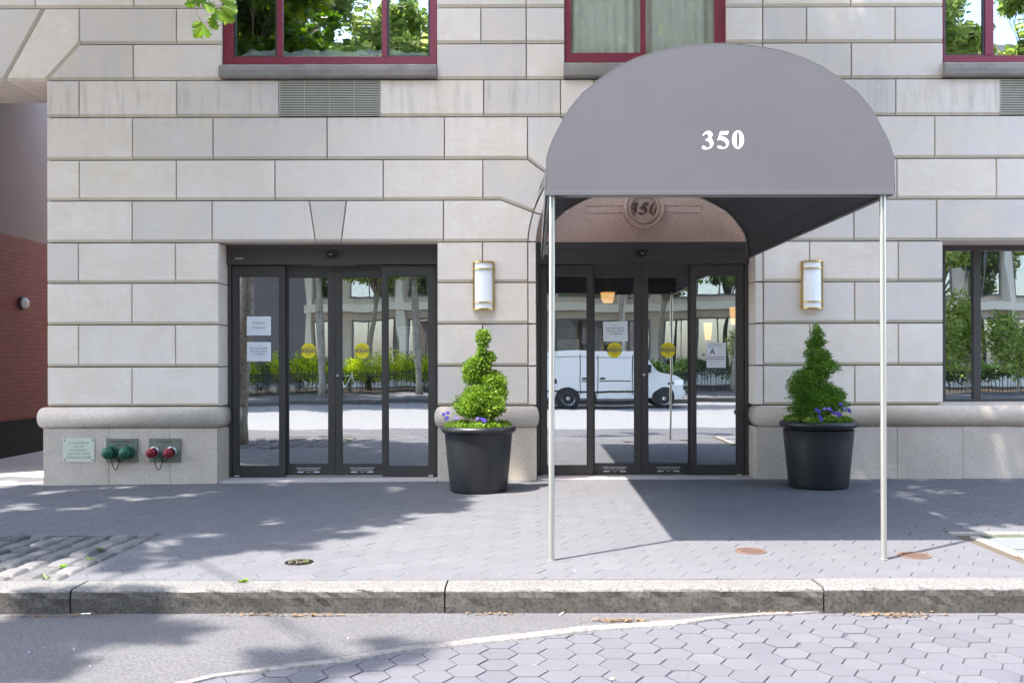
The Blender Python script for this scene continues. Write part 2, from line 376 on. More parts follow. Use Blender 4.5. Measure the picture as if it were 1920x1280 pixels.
M['wood']=simple('lobby_wood',(.22,.13,.08),.5,0,.4,.3,3)
M['lfloor']=simple('lobby_floor',(.35,.32,.28),.3,0,.5,.1,1)
M['lwall']=simple('lobby_wall',(.16,.13,.10),.7,0,.3,.15,1.5)
M['room']=simple('dim_room_wall',(.20,.21,.19),.9)
M['curtain']=simple('pale_green_curtain',(.92,.93,.82),.85,0,.2,.05)
M['cloth']=simple('white_cloth',(.95,.96,.95),.85,0,.2,.05)
M['iron']=simple('black_iron_fence',(.015,.015,.016),.5,.2)
M['fac2']=stone_mat('opposite_facade_stone',(.62,.54,.47))
M['band']=simple('pale_stone_band',(.74,.69,.62),.8)
M['fac3']=simple('opposite_grey_panel',(.17,.15,.16),.8)
M['ground']=simple('ground_earth',(.16,.15,.13),.95)
M['brass_dark']=simple('dark_bronze_numerals',(.085,.055,.042),.5,.3)
# ================================================================ THE APARTMENT BUILDING
def offset_poly(P, ds):
    n=len(P); out=[]
    lines=[]
    for i in range(n):
        a=Vector(P[i]); b=Vector(P[(i+1)%n]); d=(b-a).normalized(); nrm=Vector((-d.y,d.x))   # inward for CCW
        lines.append((a+nrm*ds[i], d))
    for i in range(n):
        p,d=lines[i-1]; q,e=lines[i]
        den=d.x*e.y-d.y*e.x
        if abs(den)<1e-4: out.append(tuple(q)); continue
        t=((q.x-p.x)*e.y-(q.y-p.y)*e.x)/den
        out.append(tuple(p+d*t))
    return out
def area(P): return sum(P[i][0]*P[(i+1)%len(P)][1]-P[(i+1)%len(P)][0]*P[i][1] for i in range(len(P)))/2
def stone(mb, P, yf=0.0, back=.13, ch=.034, gap=.0035, depth=.03, t=None):
    if area(P)<0: P=P[::-1]
    n=len(P); A=offset_poly(P,[gap+(.0035 if abs((Vector(P[(i+1)%n])-Vector(P[i])).normalized().x)>.35 else 0) for i in range(n)]); ds=[]
    for i in range(n):
        a=Vector(P[i]); b=Vector(P[(i+1)%n]); d=(b-a).normalized(); out=Vector((d.y,-d.x))
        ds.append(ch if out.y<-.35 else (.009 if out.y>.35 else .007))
    B=offset_poly(A,ds); t=random.random() if t is None else t
    yf+=random.uniform(-.0015,.0015)
    tri=tessellate_polygon([[Vector((p[0],p[1],0)) for p in B]])
    if n<=6: mb.face([(p[0],yf,p[1]) for p in B],0,t)
    else: mb.add([(p[0],yf,p[1]) for p in B],tri,0,t)
    V=[(p[0],yf,p[1]) for p in B]+[(p[0],yf+depth,p[1]) for p in A]+[(p[0],yf+back,p[1]) for p in A]
    for i in range(n):
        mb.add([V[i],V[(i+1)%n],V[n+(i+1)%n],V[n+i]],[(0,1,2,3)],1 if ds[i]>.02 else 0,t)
    mb.add(V,[(n+i,n+(i+1)%n,2*n+(i+1)%n,2*n+i) for i in range(n)],0,t)
def px(poly): return [(WX(x),WZ(y)) for x,y in poly]

bld=thing('apartment_building','limestone apartment building with two automatic glass entrances and red framed windows','building',(0,0,0))
blocks=MB()
def rowblocks(y0,y1,cuts,back=.13,**k):
    for a,b in cuts: stone(blocks,px([(a,y0),(b,y0),(b,y1),(a,y1)]),back=back,**k)
def seg(*xs): return list(zip(xs[:-1],xs[1:]))
WIN=[(417,820),(1060,1363),(1770,2173)]
# rows above the frame
ys=[-584,-518,-452,-386,-320,-253,-186,-120,-53]
for i in range(len(ys)-1):
    y0,y1=ys[i],ys[i+1]; off=0 if i%2 else 90
    xs=[-500]+[v for v in range(-330+off,2600,175)]+[2600]
    if y1<=-180: rowblocks(y0,y1,seg(*xs))
    else:
        for lo,hi in ((-500,417),(820,1060),(1363,1770),(2173,2600)):
            q=[lo]+[v for v in xs if lo+40<v<hi-40]+[hi]; rowblocks(y0,y1,seg(*q))
rowblocks(-53,13.5,seg(-500,-310,-120,67,252,417)+seg(820,988,1060)+seg(1363,1432,1597,1770)+seg(2173,2400,2600),back=.13)
BK=1.1
def polyst(pp,**k): stone(blocks,px(pp),**k)
polyst([(-110,13.5),(85,13.5),(9,150),(-60,150)],back=BK); polyst([(-300,13.5),(-110,13.5),(-60,150),(-300,150)],back=BK)
polyst([(-500,13.5),(-300,13.5),(-300,150),(-500,150)],back=BK)
polyst([(85,13.5),(150,13.5),(150,82),(88,150),(9,150)],back=BK)
rowblocks(13.5,81,seg(150,332,417)+seg(820,903,988,1060)+seg(1363,1432,1514,1680,1770)+seg(2173,2400,2600))
polyst([(150,81),(251,81),(251,149),(88,149)]); 
rowblocks(81,148.5,seg(251,417)+seg(820,988,1060)+seg(1363,1432,1598,1770)+seg(2173,2350,2600))
rowblocks(148.5,218,seg(88,149,332,524)+seg(713,908,1052,1115)+seg(1305,1500,1681,1877)+seg(2066,2300,2600),back=.2)
rowblocks(218,298,seg(88,249,400,614,834,990)+seg(1432,1590,1754,1960,2200,2600),back=.2)
rowblocks(298,374.5,seg(88,149,331,516,719,906)+seg(1516,1683,1869,2050,2300,2600),back=.2)
CXP,CYP=1211,465
def arc(R_,a0,a1,n=7): return [(CXP-R_*math.cos(R(a)),CYP-R_*math.sin(R(a))) for a in np.linspace(a0,a1,n)]
def mir(pp): return [(2*CXP-x,y) for x,y in pp][::-1]
P5=[(906,298),(990,298)]+arc(221,37,17.8)+[(940,374.5),(906,374.5)]
P6=[(832,374.5),(940,374.5)]+arc(221,17.8,3.1)+[(832,453)]
P4=[(990,218),(1052,218)]+arc(221,61.4,37)+[(990,298)]
PK=[(1052,218),(1370,218)]+arc(221,118.6,61.4,17)
for p in (P4,P5,P6): polyst(p,back=.3); 
polyst(mir(P4),back=.3); polyst(mir(P5),back=.3); polyst(PK,back=.3)
P6m=[(1602,374.5),(1602,453)]+arc(221,176.9,162.2)+[(1482,374.5)]
polyst(P6m,back=.3)
rowblocks(374.5,453,seg(88,248,398),back=.2)
polyst([(398,374.5),(580,374.5),(592,453),(398,453)],back=.5); polyst([(580,374.5),(650,374.5),(640,453),(592,453)],back=.5); polyst([(650,374.5),(832,374.5),(832,453),(640,453)],back=.5)
rowblocks(374.5,453,seg(1602,1757),back=.2); rowblocks(374.5,453,seg(1757,1960,2200,2600),back=.75)
for i,(y0,y1) in enumerate(((453,529),(529,607),(607,686),(686,760))):
    L_=seg(88,147,329) if i%2==0 else seg(88,247)
    rowblocks(y0,y1,L_,back=.5)
    rowblocks(y0,y1,seg(329,410) if i%2==0 else seg(247,410),back=.5)
    rowblocks(y0,y1,seg(820,905,990) if i%2==0 else seg(820,990),back=.5)
    rowblocks(y0,y1,seg(1432,1519,1685) if i%2==0 else seg(1432,1603),back=.3)
    rowblocks(y0,y1,seg(1685,1769) if i%2==0 else seg(1603,1769),back=.75)
    rowblocks(y0,y1,seg(2180,2380,2600),back=.75)
    # narrow jamb stones of the arch ring
    for a,b in ((990,1006),(1416,1432)): stone(blocks,px([(a,y0),(b,y0),(b,y1),(a,y1)]),yf=.008,back=.5,ch=.008,t=.3+.3*random.random())
ang=[3.1,17.8,37,61.4,79,101,118.6,143,162.2,176.9]
for a0,a1 in zip(ang[:-1],ang[1:]):
    stone(blocks,px(arc(221,a0,a1,6)+arc(205,a1,a0,6)),yf=.008,back=.5,ch=.006,t=.3+.3*random.random())
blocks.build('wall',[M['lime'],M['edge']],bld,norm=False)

# backing wall with its openings
def cells(xs,zs,holes,mb,y0,y1,mi=0):
    for i in range(len(xs)-1):
        for j in range(len(zs)-1):
            cx=(xs[i]+xs[i+1])/2; cz=(zs[j]+zs[j+1])/2
            if any(h[0]<cx<h[1] and h[2]<cz<h[3] for h in holes): continue
            mb.box(xs[i],xs[i+1],y0,y1,zs[j],zs[j+1],mi)
e=.02
H=[(WX(410)-e,WX(819)+e,-1,WZ(453)+e),(WX(998),WX(1424),-1,WZ(240)),(WX(1769)-e,WX(2180)+e,WZ(760),WZ(453)+e),(-20,WX(88)+.03,-1,WZ(150)+.03)]
H+=[(WX(a)-e,WX(b)+e,WZ(124),WZ(-186)+e) for a,b in WIN]
xs=sorted({-10.6,WX(2600)}|{v for h in H for v in h[:2] if v>-11}); zs=sorted({-.3,WZ(-584)}|{v for h in H for v in h[2:] if v>-.5})
bk=MB(); cells(xs,zs,H,bk,.047,.60); bk.build('backing_wall',[M['mortar']],bld,norm=False)

# tympanum with medallion
ty=MB(); ty.prism([(WX(990),WZ(453)),(WX(1432),WZ(453)),(WX(1432),WZ(236)),(WX(990),WZ(236))],.33,.58)
tymp=ty.build('tympanum',[M['tymp']],bld)
st=F/(D+.33)
tx=lambda x:(x-VX)/st; tz=lambda y:EYE+(VY-y)/st
md=MB(); mcx,mcz=tx(1207),tz(392)
md.lathe([(.285,0),(.285,.06),(.27,.085),(.235,.085),(.222,.055),(.212,.05),(.203,.072),(.185,.072),(.17,.012),(.0005,.010)],(mcx,.33,mcz),56,'y')
for x0,x1 in ((1098,1172),(1242,1316)):
    a,b,c,d=tx(x0),tx(x1),tz(400),tz(384)
    md.box(a,b,.318,.332,d-.018,d); md.box(a,b,.318,.332,c,c+.018)
    if x0<1200: md.box(a,a+.018,.318,.332,c+.018,d-.018)
    else: md.box(b-.018,b,.318,.332,c+.018,d-.018)
md.build('medallion',[M['tymp']],tymp,bevel=.003)
nm=MB(); numerals(nm,mcx,.296,mcz,.165,0,shear=.28,thin=.8,depth=.02); nm.build('house_number',[M['brass_dark']],tymp)

# granite base and rounded ledge
bs=MB()
def newbase():
    global bs
    bs.build('base',[M['granite']],bld,bevel=.006); bs=MB()
def bbox(x0,x1,back):
    bs.box(x0,x1,-.035,back,-.25,WZ(801))
def base_run(cuts,back):
    for a,b in zip(cuts[:-1],cuts[1:]): bbox(a+.0015,b-.0015,back)
base_run([WX(83),WX(206),WX(320),WX(409)],.5)
bs.box(WX(84),WX(84)+.3,.5,1.1,-.25,WZ(801)); newbase()
base_run([WX(820.5),WX(925),WX(1006)],.5); newbase()
base_run([WX(1416),WX(1545),WX(1680),WX(1803),WX(1950),WX(2150),WX(2600)],.5)
newbase()
def sweep(mb,path,prof,mi=0,t=.5):
    n=len(path); m=len(prof); base=len(mb.v)
    for i in range(n):
        p=Vector(path[i]); din=(p-Vector(path[i-1])).normalized() if i>0 else None; dout=(Vector(path[i+1])-p).normalized() if i<n-1 else None
        na=Vector((din.y,-din.x)) if din else None; nb=Vector((dout.y,-dout.x)) if dout else None
        if na is None: v=nb
        elif nb is None: v=na
        else:
            v=(na+nb); v=v/ max(.3,v.dot(na))
        for o_,z in prof: mb.v.append((p.x+v.x*o_,p.y+v.y*o_,z))
    for i in range(n-1):
        for j in range(m-1):
            mb.f.append((base+i*m+j,base+(i+1)*m+j,base+(i+1)*m+j+1,base+i*m+j+1)); mb.m.append(mi); mb.t.append(t)
    mb.f.append(tuple(base+j for j in range(m))); mb.m.append(mi); mb.t.append(t)
    mb.f.append(tuple(base+(n-1)*m+j for j in range(m))); mb.m.append(mi); mb.t.append(t)
zt,zb=WZ(761),WZ(801); zc=(zt+zb)/2; rz=(zt-zb)/2
prof=[(-.03,zb)]+[(.092*math.cos(a)**.7 if math.cos(a)>0 else 0,zc+rz*math.sin(a)) for a in np.linspace(-math.pi/2+.01,math.pi/2-.01,15)]+[(-.03,zt)]
bn=MB(); xl=WX(84)+.03
sweep(bn,[(xl,1.1),(xl,-.0),(WX(410)-.05,-.0),(WX(410)-.05,.42)],prof); bn.build('ledge',[M['granite']],bld,smooth=True); bn=MB()
sweep(bn,[(WX(820)+.06,.42),(WX(820)+.06,-.0),(WX(1006)-.06,-.0),(WX(1006)-.06,.42)],prof); bn.build('ledge',[M['granite']],bld,smooth=True); bn=MB()
sweep(bn,[(WX(1416)+.09,.42),(WX(1416)+.09,-.0),(WX(2600),-.0)],prof)
o=bn.build('ledge',[M['granite']],bld,smooth=True)
# reveal strips of the base inside the openings
rv=MB()
rv.box(WX(409)+.002,WX(410)+.012,.0,.5,-.25,WZ(803)); rv.build('base_reveal',[M['granite']],bld)

# upper windows
def up_window(x0,x1,muls,dark,bottom,name_lab):
    w=bpy.data.objects.new('window',None); C.objects.link(w); w.parent=bld; w.location=(WX((x0+x1)/2),.05,WZ(122)); w['label']=name_lab
    yf,yb=.045,.12; top=-186
    z0,z1=WZ(bottom[2]),WZ(top)
    fr=MB(); a,b=WX(x0)+.004,WX(x1)-.004
    jl,jr=WX(x0+muls[0]),WX(x1-muls[1])
    fr.box(a,jl,yf,yb,z0,z1); fr.box(jr,b,yf,yb,z0,z1)
    zi=WZ(bottom[0])
    fr.box(jl,jr,yf-.006,yb,z0,WZ((bottom[0]+bottom[2])/2+1)); fr.box(jl,jr,yf+.014,yb,WZ((bottom[0]+bottom[2])/2+1),zi)
    ztop=WZ(top+12); fr.box(jl,jr,yf,yb,ztop,z1)
    for m0,m1 in muls[2]: fr.box(WX(m0),WX(m1),yf+.004,yb,zi,ztop)
    fr.box(a+.012,a+.03,yf-.01,yf,z0,z1)
    fr.build('frame',[M['red']],w,bevel=.004)
    edges=[jl]+[v for m in muls[2] for v in (WX(m[0]),WX(m[1]))]+[jr]
    if dark:
        for k in dark:
            ds=MB()
            l,r=edges[2*k],edges[2*k+1]; tt=.026
            zz0=WZ(bottom[1]); ds.box(l,l+tt,yf+.02,yb-.01,zi-.02,ztop); ds.box(r-tt,r,yf+.02,yb-.01,zi-.02,ztop); ds.box(l+tt,r-tt,yf+.02,yb-.01,zi-.02,zi+.014)
            ds.build('sash',[M['bronze']],w)
    for k in range(len(edges)//2):
        l,r=edges[2*k],edges[2*k+1]
        g=MB(); tilt=random.uniform(-.004,.004)
        g.face([(l,yb-.03,zi),(r,yb-.03+tilt,zi),(r,yb-.03+tilt,ztop),(l,yb-.03,ztop)]); g.build('pane',[M['wglass'] if x0!=1060 else M['cglass']],w,norm=False)
    sl=MB(); sz0,sz1=WZ(147),WZ(bottom[2])
    pf=[(-.09,sz0),(.07,sz0),(.092,sz0+.02),(.10,(sz0+sz1)/2),(.09,sz1-.03),(.06,sz1-.006),(-.09,sz1+.004)]
    n=28; xsn=np.linspace(WX(x0)-.014,WX(x1)+.002,n); base=len(sl.v)
    for i,x in enumerate(xsn):
        for j,(o_,z) in enumerate(pf): sl.v.append((x,-o_+random.uniform(-.003,.003)*(1 if 0<i<n-1 else 0),z+random.uniform(-.003,.002)))
    for i in range(n-1):
        for j in range(len(pf)-1): sl.f.append((base+i*7+j,base+(i+1)*7+j,base+(i+1)*7+j+1,base+i*7+j+1)); sl.m.append(0); sl.t.append(.5)
    sl.f.append(tuple(range(base,base+7))); sl.m.append(0); sl.t.append(.5); sl.f.append(tuple(base+(n-1)*7+j for j in range(7))); sl.m.append(0); sl.t.append(.5)
    sl.build('sill',[M['sill']],w)
    return w
up_window(417,820,(20,13,[(519,529),(716,726)]),(0,2),(103,103,122),'red framed three pane window with white cloth lying behind the glass')
up_window(1060,1363,(12,20,[(1203,1213)]),(),(97,97,120),'red framed window with pale curtains, partly behind the awning')
up_window(1770,2173,(5,20,[(1852,1868),(2070,2084)]),(0,),(103,103,121),'red framed window cut off by the right edge above the lamp')
# rooms behind
rm=MB()
def room(x0,x1,y0,y1,z0,z1,mb,mi=0,front=False):
    mb.face([(x0,y1,z0),(x1,y1,z0),(x1,y1,z1),(x0,y1,z1)],mi); mb.face([(x0,y0,z0),(x0,y1,z0),(x0,y1,z1),(x0,y0,z1)],mi); mb.face([(x1,y0,z0),(x1,y1,z0),(x1,y1,z1),(x1,y0,z1)],mi)
    mb.face([(x0,y0,z0),(x1,y0,z0),(x1,y1,z0),(x0,y1,z0)],mi); mb.face([(x0,y0,z1),(x1,y0,z1),(x1,y1,z1),(x0,y1,z1)],mi)
for a,b in WIN:
    rm=MB(); room(WX(a)-.4,WX(b)+.4,.605,4.2,WZ(135),WZ(-200),rm); rm.build('upper_room',[M['room']],bld,norm=False)
cu=MB(); n=180; xa,xb=WX(1064),WX(1360); base=0
for i in range(n):
    x=xa+(xb-xa)*i/(n-1); y=.165+.02*math.sin(i*.55)+.012*math.sin(i*.23+1)
    cu.v+=[(x,y,WZ(110)),(x,y+.004,WZ(-200))]
for i in range(n-1): cu.f.append((2*i,2*i+2,2*i+3,2*i+1)); cu.m.append(0); cu.t.append(.5)
tag(cu.build('curtain',[M['curtain']],None,smooth=True),'pale green pleated curtain hanging behind the window over the awning','curtain')
cl=MB(); n=60; xa,xb=WX(446),WX(803)
tops=[]
for i in range(n):
    x=xa+(xb-xa)*i/(n-1); t=i/(n-1)
    h=.13+.012*math.sin(i*.7)+.01*math.sin(i*1.9)
    if t<.05: h*=.35+t*13
    if t>.84: h*=1-(t-.84)*2.2
    z=WZ(105)
    cl.v+=[(x,.135,z-.03),(x,.13,z+h*.6),(x,.16,z+h+.01*math.sin(i*.33)),(x,.27,z+h*.95),(x,.33,z-.03)]
for i in range(n-1):
    for j in range(4): cl.f.append((5*i+j,5*i+5+j,5*i+6+j,5*i+1+j)); cl.m.append(0); cl.t.append(.5)
tag(cl.build('folded_cloth',[M['cloth']],None,smooth=True),'white cloth lying rolled along the sill behind the left red window','cloth')
# louvred vents
for a,b,lab in ((524,713,'louvred aluminium vent under the left red window'),(1115,1305,'louvred vent mostly hidden behind the grey awning'),(1877,2066,'louvred vent at the right edge of the photo')):
    v=MB(); x0,x1=WX(a)+.004,WX(b)-.004; z0,z1=WZ(217),WZ(149.5); nn=21; p=(z1-z0)/nn
    v.box(x0,x1,.085,.11,z0,z1,1)
    for k in range(nn):
        z=z0+p*k; v.add([(x0+.006,.01,z+.004),(x1-.006,.01,z+.004),(x1-.006,.008,z+p*.62),(x0+.006,.008,z+p*.62),(x0+.006,.07,z+p*.95),(x1-.006,.07,z+p*.95)],[(0,1,2,3),(3,2,5,4),(0,1,5,4)],0)
    v.box(x0,x0+.006,.004,.08,z0,z1,0); v.box(x1-.006,x1,.004,.08,z0,z1,0)
    for q in (.25,.5,.75): v.box(x0+(x1-x0)*q-.002,x0+(x1-x0)*q+.002,.0,.012,z0,z1,0)
    o=v.build('vent',[M['alum'],M['mortar']],bld,norm=False); o['label']=lab

# ground floor window at the right
w=bpy.data.objects.new('window',None); C.objects.link(w); w.parent=bld; w.location=(WX(1975),.5,WZ(757)); w['label']='dark framed ground floor window at the right edge'
gd=13.0; x0,x1=WX(1769)-.1,WX(2180); zt_,zb_=WZ(453)+.0,WZ(757)
fr=MB(); yy=gd-D
fr.box(x0,x1,yy-.04,yy+.06,WZ(472.5,gd),zt_+.02); fr.box(x0,x1,yy-.04,yy+.06,zb_-.02,WZ(749,gd))
for a,b in ((1823,1837),(2010,2024)): fr.box(WX(a,gd),WX(b,gd),yy-.04,yy+.06,WZ(749,gd),WZ(472.5,gd))
fr.box(x0,WX(1771,gd),yy-.04,yy+.06,WZ(749,gd),WZ(472.5,gd)); fr.build('frame',[M['bronze2']],w,bevel=.004)
for a,b in ((1771,1823),(1837,2010),(2024,2170)):
    g=MB(); g.face([(WX(a,gd),yy,WZ(749,gd)),(WX(b,gd),yy+random.uniform(-.004,.004),WZ(749,gd)),(WX(b,gd),yy,WZ(472,gd)),(WX(a,gd),yy,WZ(472,gd))]); g.build('pane',[M['glass']],w,norm=False)
sb=MB(); sb.box(WX(1769)-.05,WX(2180)+.05,.0,.8,WZ(763),WZ(758)); sb.build('sill',[M['granite']],w)

# ---------------------------------------------------------------- automatic doors
DD=12.81; SD=F/DD; YD=DD-D
def door(cpx, lab):
    cx=(cpx-VX)/SD
    d=bpy.data.objects.new('automatic_door',None); C.objects.link(d); d.parent=bld; d.location=(cx,YD,0); d['label']=lab
    X=lambda p:cx+p/SD
    Z=lambda y,dd=DD:EYE+(VY-y)*dd/F
    hw=1.47
    hd=MB(); hd.box(cx-hw,cx+hw,YD-.06,YD+.2,Z(496),3.19); hd.box(cx-hw,cx+hw,YD-.075,YD-.06,3.09,3.19); hd.box(X(-40),X(42),YD-.075,YD-.06,Z(499),Z(496)+.002)
    hd.build('header',[M['bronze2']],d,bevel=.004)
    g=0.02
    for ja,jb_ in ((cx-hw,X(-192)),(X(192),cx+hw)):
        jb=MB(); jb.box(ja,jb_,YD-.02,YD+.2,-.05,Z(496)); jb.build('jamb',[M['bronze2']],d,bevel=.003)
    def panel(a,b,ga,gb,y,zb0,zt0,gb0,gt0,nm='panel',lbl=None):
        m=MB(); xa,xb,xga,xgb=X(a),X(b),X(ga),X(gb)
        th=.045
        m.box(xa,xga,y,y+th,zb0,zt0); m.box(xgb,xb,y,y+th,zb0,zt0); m.box(xga,xgb,y,y+th,zb0,gb0); m.box(xga,xgb,y,y+th,gt0,zt0)
        for (q0,q1,q2,q3) in ((xga,xga+.008,gb0,gt0),(xgb-.008,xgb,gb0,gt0),(xga+.008,xgb-.008,gb0,gb0+.008),(xga+.008,xgb-.008,gt0-.008,gt0)): m.box(q0,q1,y+.008,y+.038,q2,q3,1)
        o=m.build(nm,[M['bronze'],M['black']],d,bevel=.003)
        gl=MB(); tl=random.uniform(-.003,.003); tl2=random.uniform(-.003,.003)
        gl.face([(xga,y+.022+tl,gb0),(xgb,y+.022-tl,gb0),(xgb,y+.022-tl+tl2,gt0),(xga,y+.022+tl+tl2,gt0)]); gl.build('glass',[M['glass']],d,norm=False)
        return xga,xgb
    ys_,yl_=YD+.0,YD+.075; dl=DD+.075
    panel(-191,-92,-179,-103,ys_,Z(893),Z(497),Z(873),Z(517),'sidelight')
    panel(91,191,101,177,ys_,Z(893),Z(497),Z(873),Z(517),'sidelight')
    kk=dl/DD
    panel(-92*kk,-.3,-88.5*kk,-13*kk,yl_,.012,Z(498,dl),Z(869.5,dl),Z(519,dl),'door_leaf')
    panel(.3,91.5*kk,12*kk,88*kk,yl_,.012,Z(498,dl),Z(869.5,dl),Z(519,dl),'door_leaf')
    hm=MB(); hm.box(X(-92),X(92),yl_-.045,yl_+.06,Z(499,dl)+.004,Z(494)); hm.build('track_cover',[M['bronze']],d,bevel=.003)
    tr=MB(); tr.box(X(-95),X(95),yl_-.05,yl_+.10,-.06,.008); tr.build('floor_track',[M['steel']],d)
    # motion sensor
    sn=MB(); scx,scz=X(-2),Z(478); pts=[]
    for i in range(13):
        a=math.pi+math.pi*i/12; pts.append((scx+.072*math.cos(a),scz+.075*math.sin(a)*.9+.02))
    sn.prism(pts+[(scx+.06,scz+.045),(scx-.06,scz+.045)],YD-.125,YD-.055); sn.ball((scx,YD-.125,scz-.005),(.035,.03,.02),12); sn.box(scx-.02,scx+.02,YD-.16,YD-.15,scz-.004,scz+.004,1)
    sn.build('motion_sensor',[M['black'],M['alum']],d,bevel=.004)
    # lock
    lk=MB(); lz=Z(703,dl); lk.lathe([(.0005,.022),(.016,.022),(.02,.012),(.02,0)],(X(4.5),yl_,lz),20,'y'); lk.build('lock_cylinder',[M['chrome']],d)
    # caution stickers
    for s_ in (-50.5,50.0):
        c=MB(); r=.105; sx_,sz_=X(s_*kk),Z(656.5,dl); y=yl_+.012
        pr=[(sx_+r*math.cos(2*math.pi*i/48),sz_+r*math.sin(2*math.pi*i/48)) for i in range(48)]
        c.flat(pr,y,0); bh=.026; bw=math.sqrt(r*r-bh*bh)
        c.flat([(sx_-bw,sz_-bh),(sx_+bw,sz_-bh),(sx_+bw,sz_+bh),(sx_-bw,sz_+bh)],y-.0008,1)
        put_text(c,'CAUTION',sx_,y-.0016,sz_,.185,.036,0,.02); put_text(c,'AUTOMATIC',sx_,y-.0008,sz_+.047,.145,.022,1,.01); put_text(c,'DOOR',sx_,y-.0008,sz_-.047,.075,.024,1,.01)
        put_text(c,'STANLEY',sx_,y-.0008,sz_+.08,.05,.009,1)
        c.build('caution_sticker',[M['yellow'],M['ink']],d,norm=False)
    # lettering on the bottom rails
    for s_ in (-50.5,50):
        c=MB(); lx=X(s_*kk); y=yl_-.0015
        zz=Z(876.5,dl); put_text(c,'CAUTION: AUTOMATIC SLIDING DOOR',lx,y,zz,.33,.019,0,.012); put_text(c,'Door may move without warning',lx,y,zz-.028,.27,.017,0,.006)
        put_text(c,'STANLEY',lx,y,zz-.052,.055,.011,0)
        for q in (-1,1):
            c.flat([(lx+q*.07,zz-.058),(lx+q*.07,zz-.046),(lx+q*.135,zz-.046),(lx+q*.135,zz-.042),(lx+q*.16,zz-.052),(lx+q*.135,zz-.062),(lx+q*.135,zz-.058)],y,0)
        c.build('door_lettering',[M['white']],d,norm=False)
    for q in (-182,181):
        ct=MB(); ct.box(X(q)-.03,X(q)+.03,YD-.03,YD-.002,-.004,.012); ct.build('floor_guide',[M['alum']],d)
    return d
dL=door(626.5,'left automatic sliding glass door in bronze frame under the keystone')
c=MB(); put_text(c,'STANLEY',(451.5-VX)/SD,YD-.063,EYE+(VY-484.5)/SD,.115,.021,0,.02); c.build('maker_lettering',[M['white']],dL,norm=False)
dR=door(1204,'right automatic sliding glass door in bronze frame under the awning')
# thresholds
for a,b in ((410,819),(1006,1416)):
    th=MB()
    cuts=np.linspace(WX(a)+.003,WX(b)-.003,4)
    for i in range(3): th.box(cuts[i]+.002,cuts[i+1]-.002,-.015,.38,-.2,.003+(gz(WX(a),0) if a<900 else 0)*.4)
    th.build('threshold',[M['thresh']],bld,bevel=.003)

# lobby behind the doors
lb=MB(); room(-6.2,9.6,.605,7.2,.004,3.35,lb)
lb.face([(-6.2,.605,.006),(9.6,.605,.006),(9.6,7.2,.006),(-6.2,7.2,.006)],1)
for x in (-4.9,-1.9,-.25,4.2): lb.box(x-.35,x+.35,3.2,7.2,.01,3.3,2)
lb.build('lobby',[M['lwall'],M['lfloor'],M['wood']],bld,norm=False)
vd=MB()
for cx in (-2.656,1.574):
    for x in (-1.45,-.72,.02,.76,1.45): vd.box(cx+x-.035,cx+x+.035,2.35,2.41,.01,2.75)
    vd.box(cx-1.5,cx+1.5,2.33,2.43,2.75,3.3); vd.box(cx-1.5,cx+1.5,2.35,2.41,.01,.12)
vd.build('vestibule_door_frame',[M['bronze']],bld)
for i,(x,y,z,lab) in enumerate(((1.24,2.0,2.62,'warm lit glass lantern hanging behind the right entrance'),)):
    p=thing('lobby_lantern',lab,'lantern',(x,y,3.3))
    a=MB(); a.lathe([(.0005,-.16),(.07,-.16),(.10,-.10),(.11,.0),(.0005,.0)],(x,y,z),20); a.build('glass_shade',[M['lamp']],p)
    a=MB(); a.lathe([(.14,0),(.14,.16),(.02,.18),(.012,.19),(.012,3.3-z)],(x,y,z),20); a.build('cap',[M['brass']],p)
for i,(x,y,z,lab) in enumerate(((2.98,3.0,2.05,'warm lit lobby sconce nearer the middle of the right entrance'),(3.40,2.95,2.30,'warm lit lobby sconce at the right edge of the right entrance'))):
    p=thing('lobby_sconce',lab,'wall lamp',(x,y,z),'lit sconces in the lobby')
    a=MB(); a.lathe([(.05,-.14),(.075,.14)],(x,y,z),16); a.build('shade',[M['lamp']],p)
    a=MB(); a.box(x-.03,x+.03,y,y+.13,z-.05,z+.05); a.build('bracket',[M['brass']],p)

# ---------------------------------------------------------------- papers on the doors
def paper(x0,x1,y0,y1,y,lines,lab,cat='notice',skew=0,extra=None,grp=None,depth=DD):
    m=MB(); a,b=WX(x0,D+y),WX(x1,D+y); z1,z0=WZ(y0,D+y),WZ(y1,D+y); cx=(a+b)/2; cz=(z0+z1)/2
    m.box(a,b,y-.0015,y,z0,z1,0)
    for body,fz,fw,fh in lines: put_text(m,body,cx,y-.003,z0+(z1-z0)*fz,(b-a)*fw,(z1-z0)*fh,1,.004)
    if extra: extra(m,a,b,z0,z1,y-.003)
    o=m.build('paper_notice',[M['paper'],M['ink'],M['cred'],M['moss']],None,norm=False,loc=(cx,y,cz)); o.rotation_euler.y=skew
    tag(o,lab,cat,grp or 'paper notices taped to the entrance doors'); return o
ysl=YD+.012
dne=[('DO NOT ENTER',.66,.72,.09),('WITHOUT FACE',.52,.72,.09),('COVERING',.38,.5,.09),('~',.80,.12,.03),('~',.25,.12,.03)]
ade=[('All Deliveries',.66,.5,.11),('Through Here',.4,.54,.13)]
paper(463,508,592,627.5,ysl,ade,'white paper reading All Deliveries Through Here on the left entrance')
paper(463,508,640,676,ysl,dne,'white face covering notice below the deliveries paper',skew=R(.4))
paper(1131,1177,603,640,YD+.087,dne,'white face covering notice above a yellow sticker on the right entrance',skew=R(-.8))
paper(743,778,611,657,YD+.03,[('NOTICE',.88,.5,.05),('Please use the main entrance',.7,.8,.04),('for all visitors',.62,.5,.04)],'tall faded white paper on the right pane of the left entrance')
paper(1045,1086,636,668,YD+.03,ade,'pale deliveries paper beside the left awning pole')
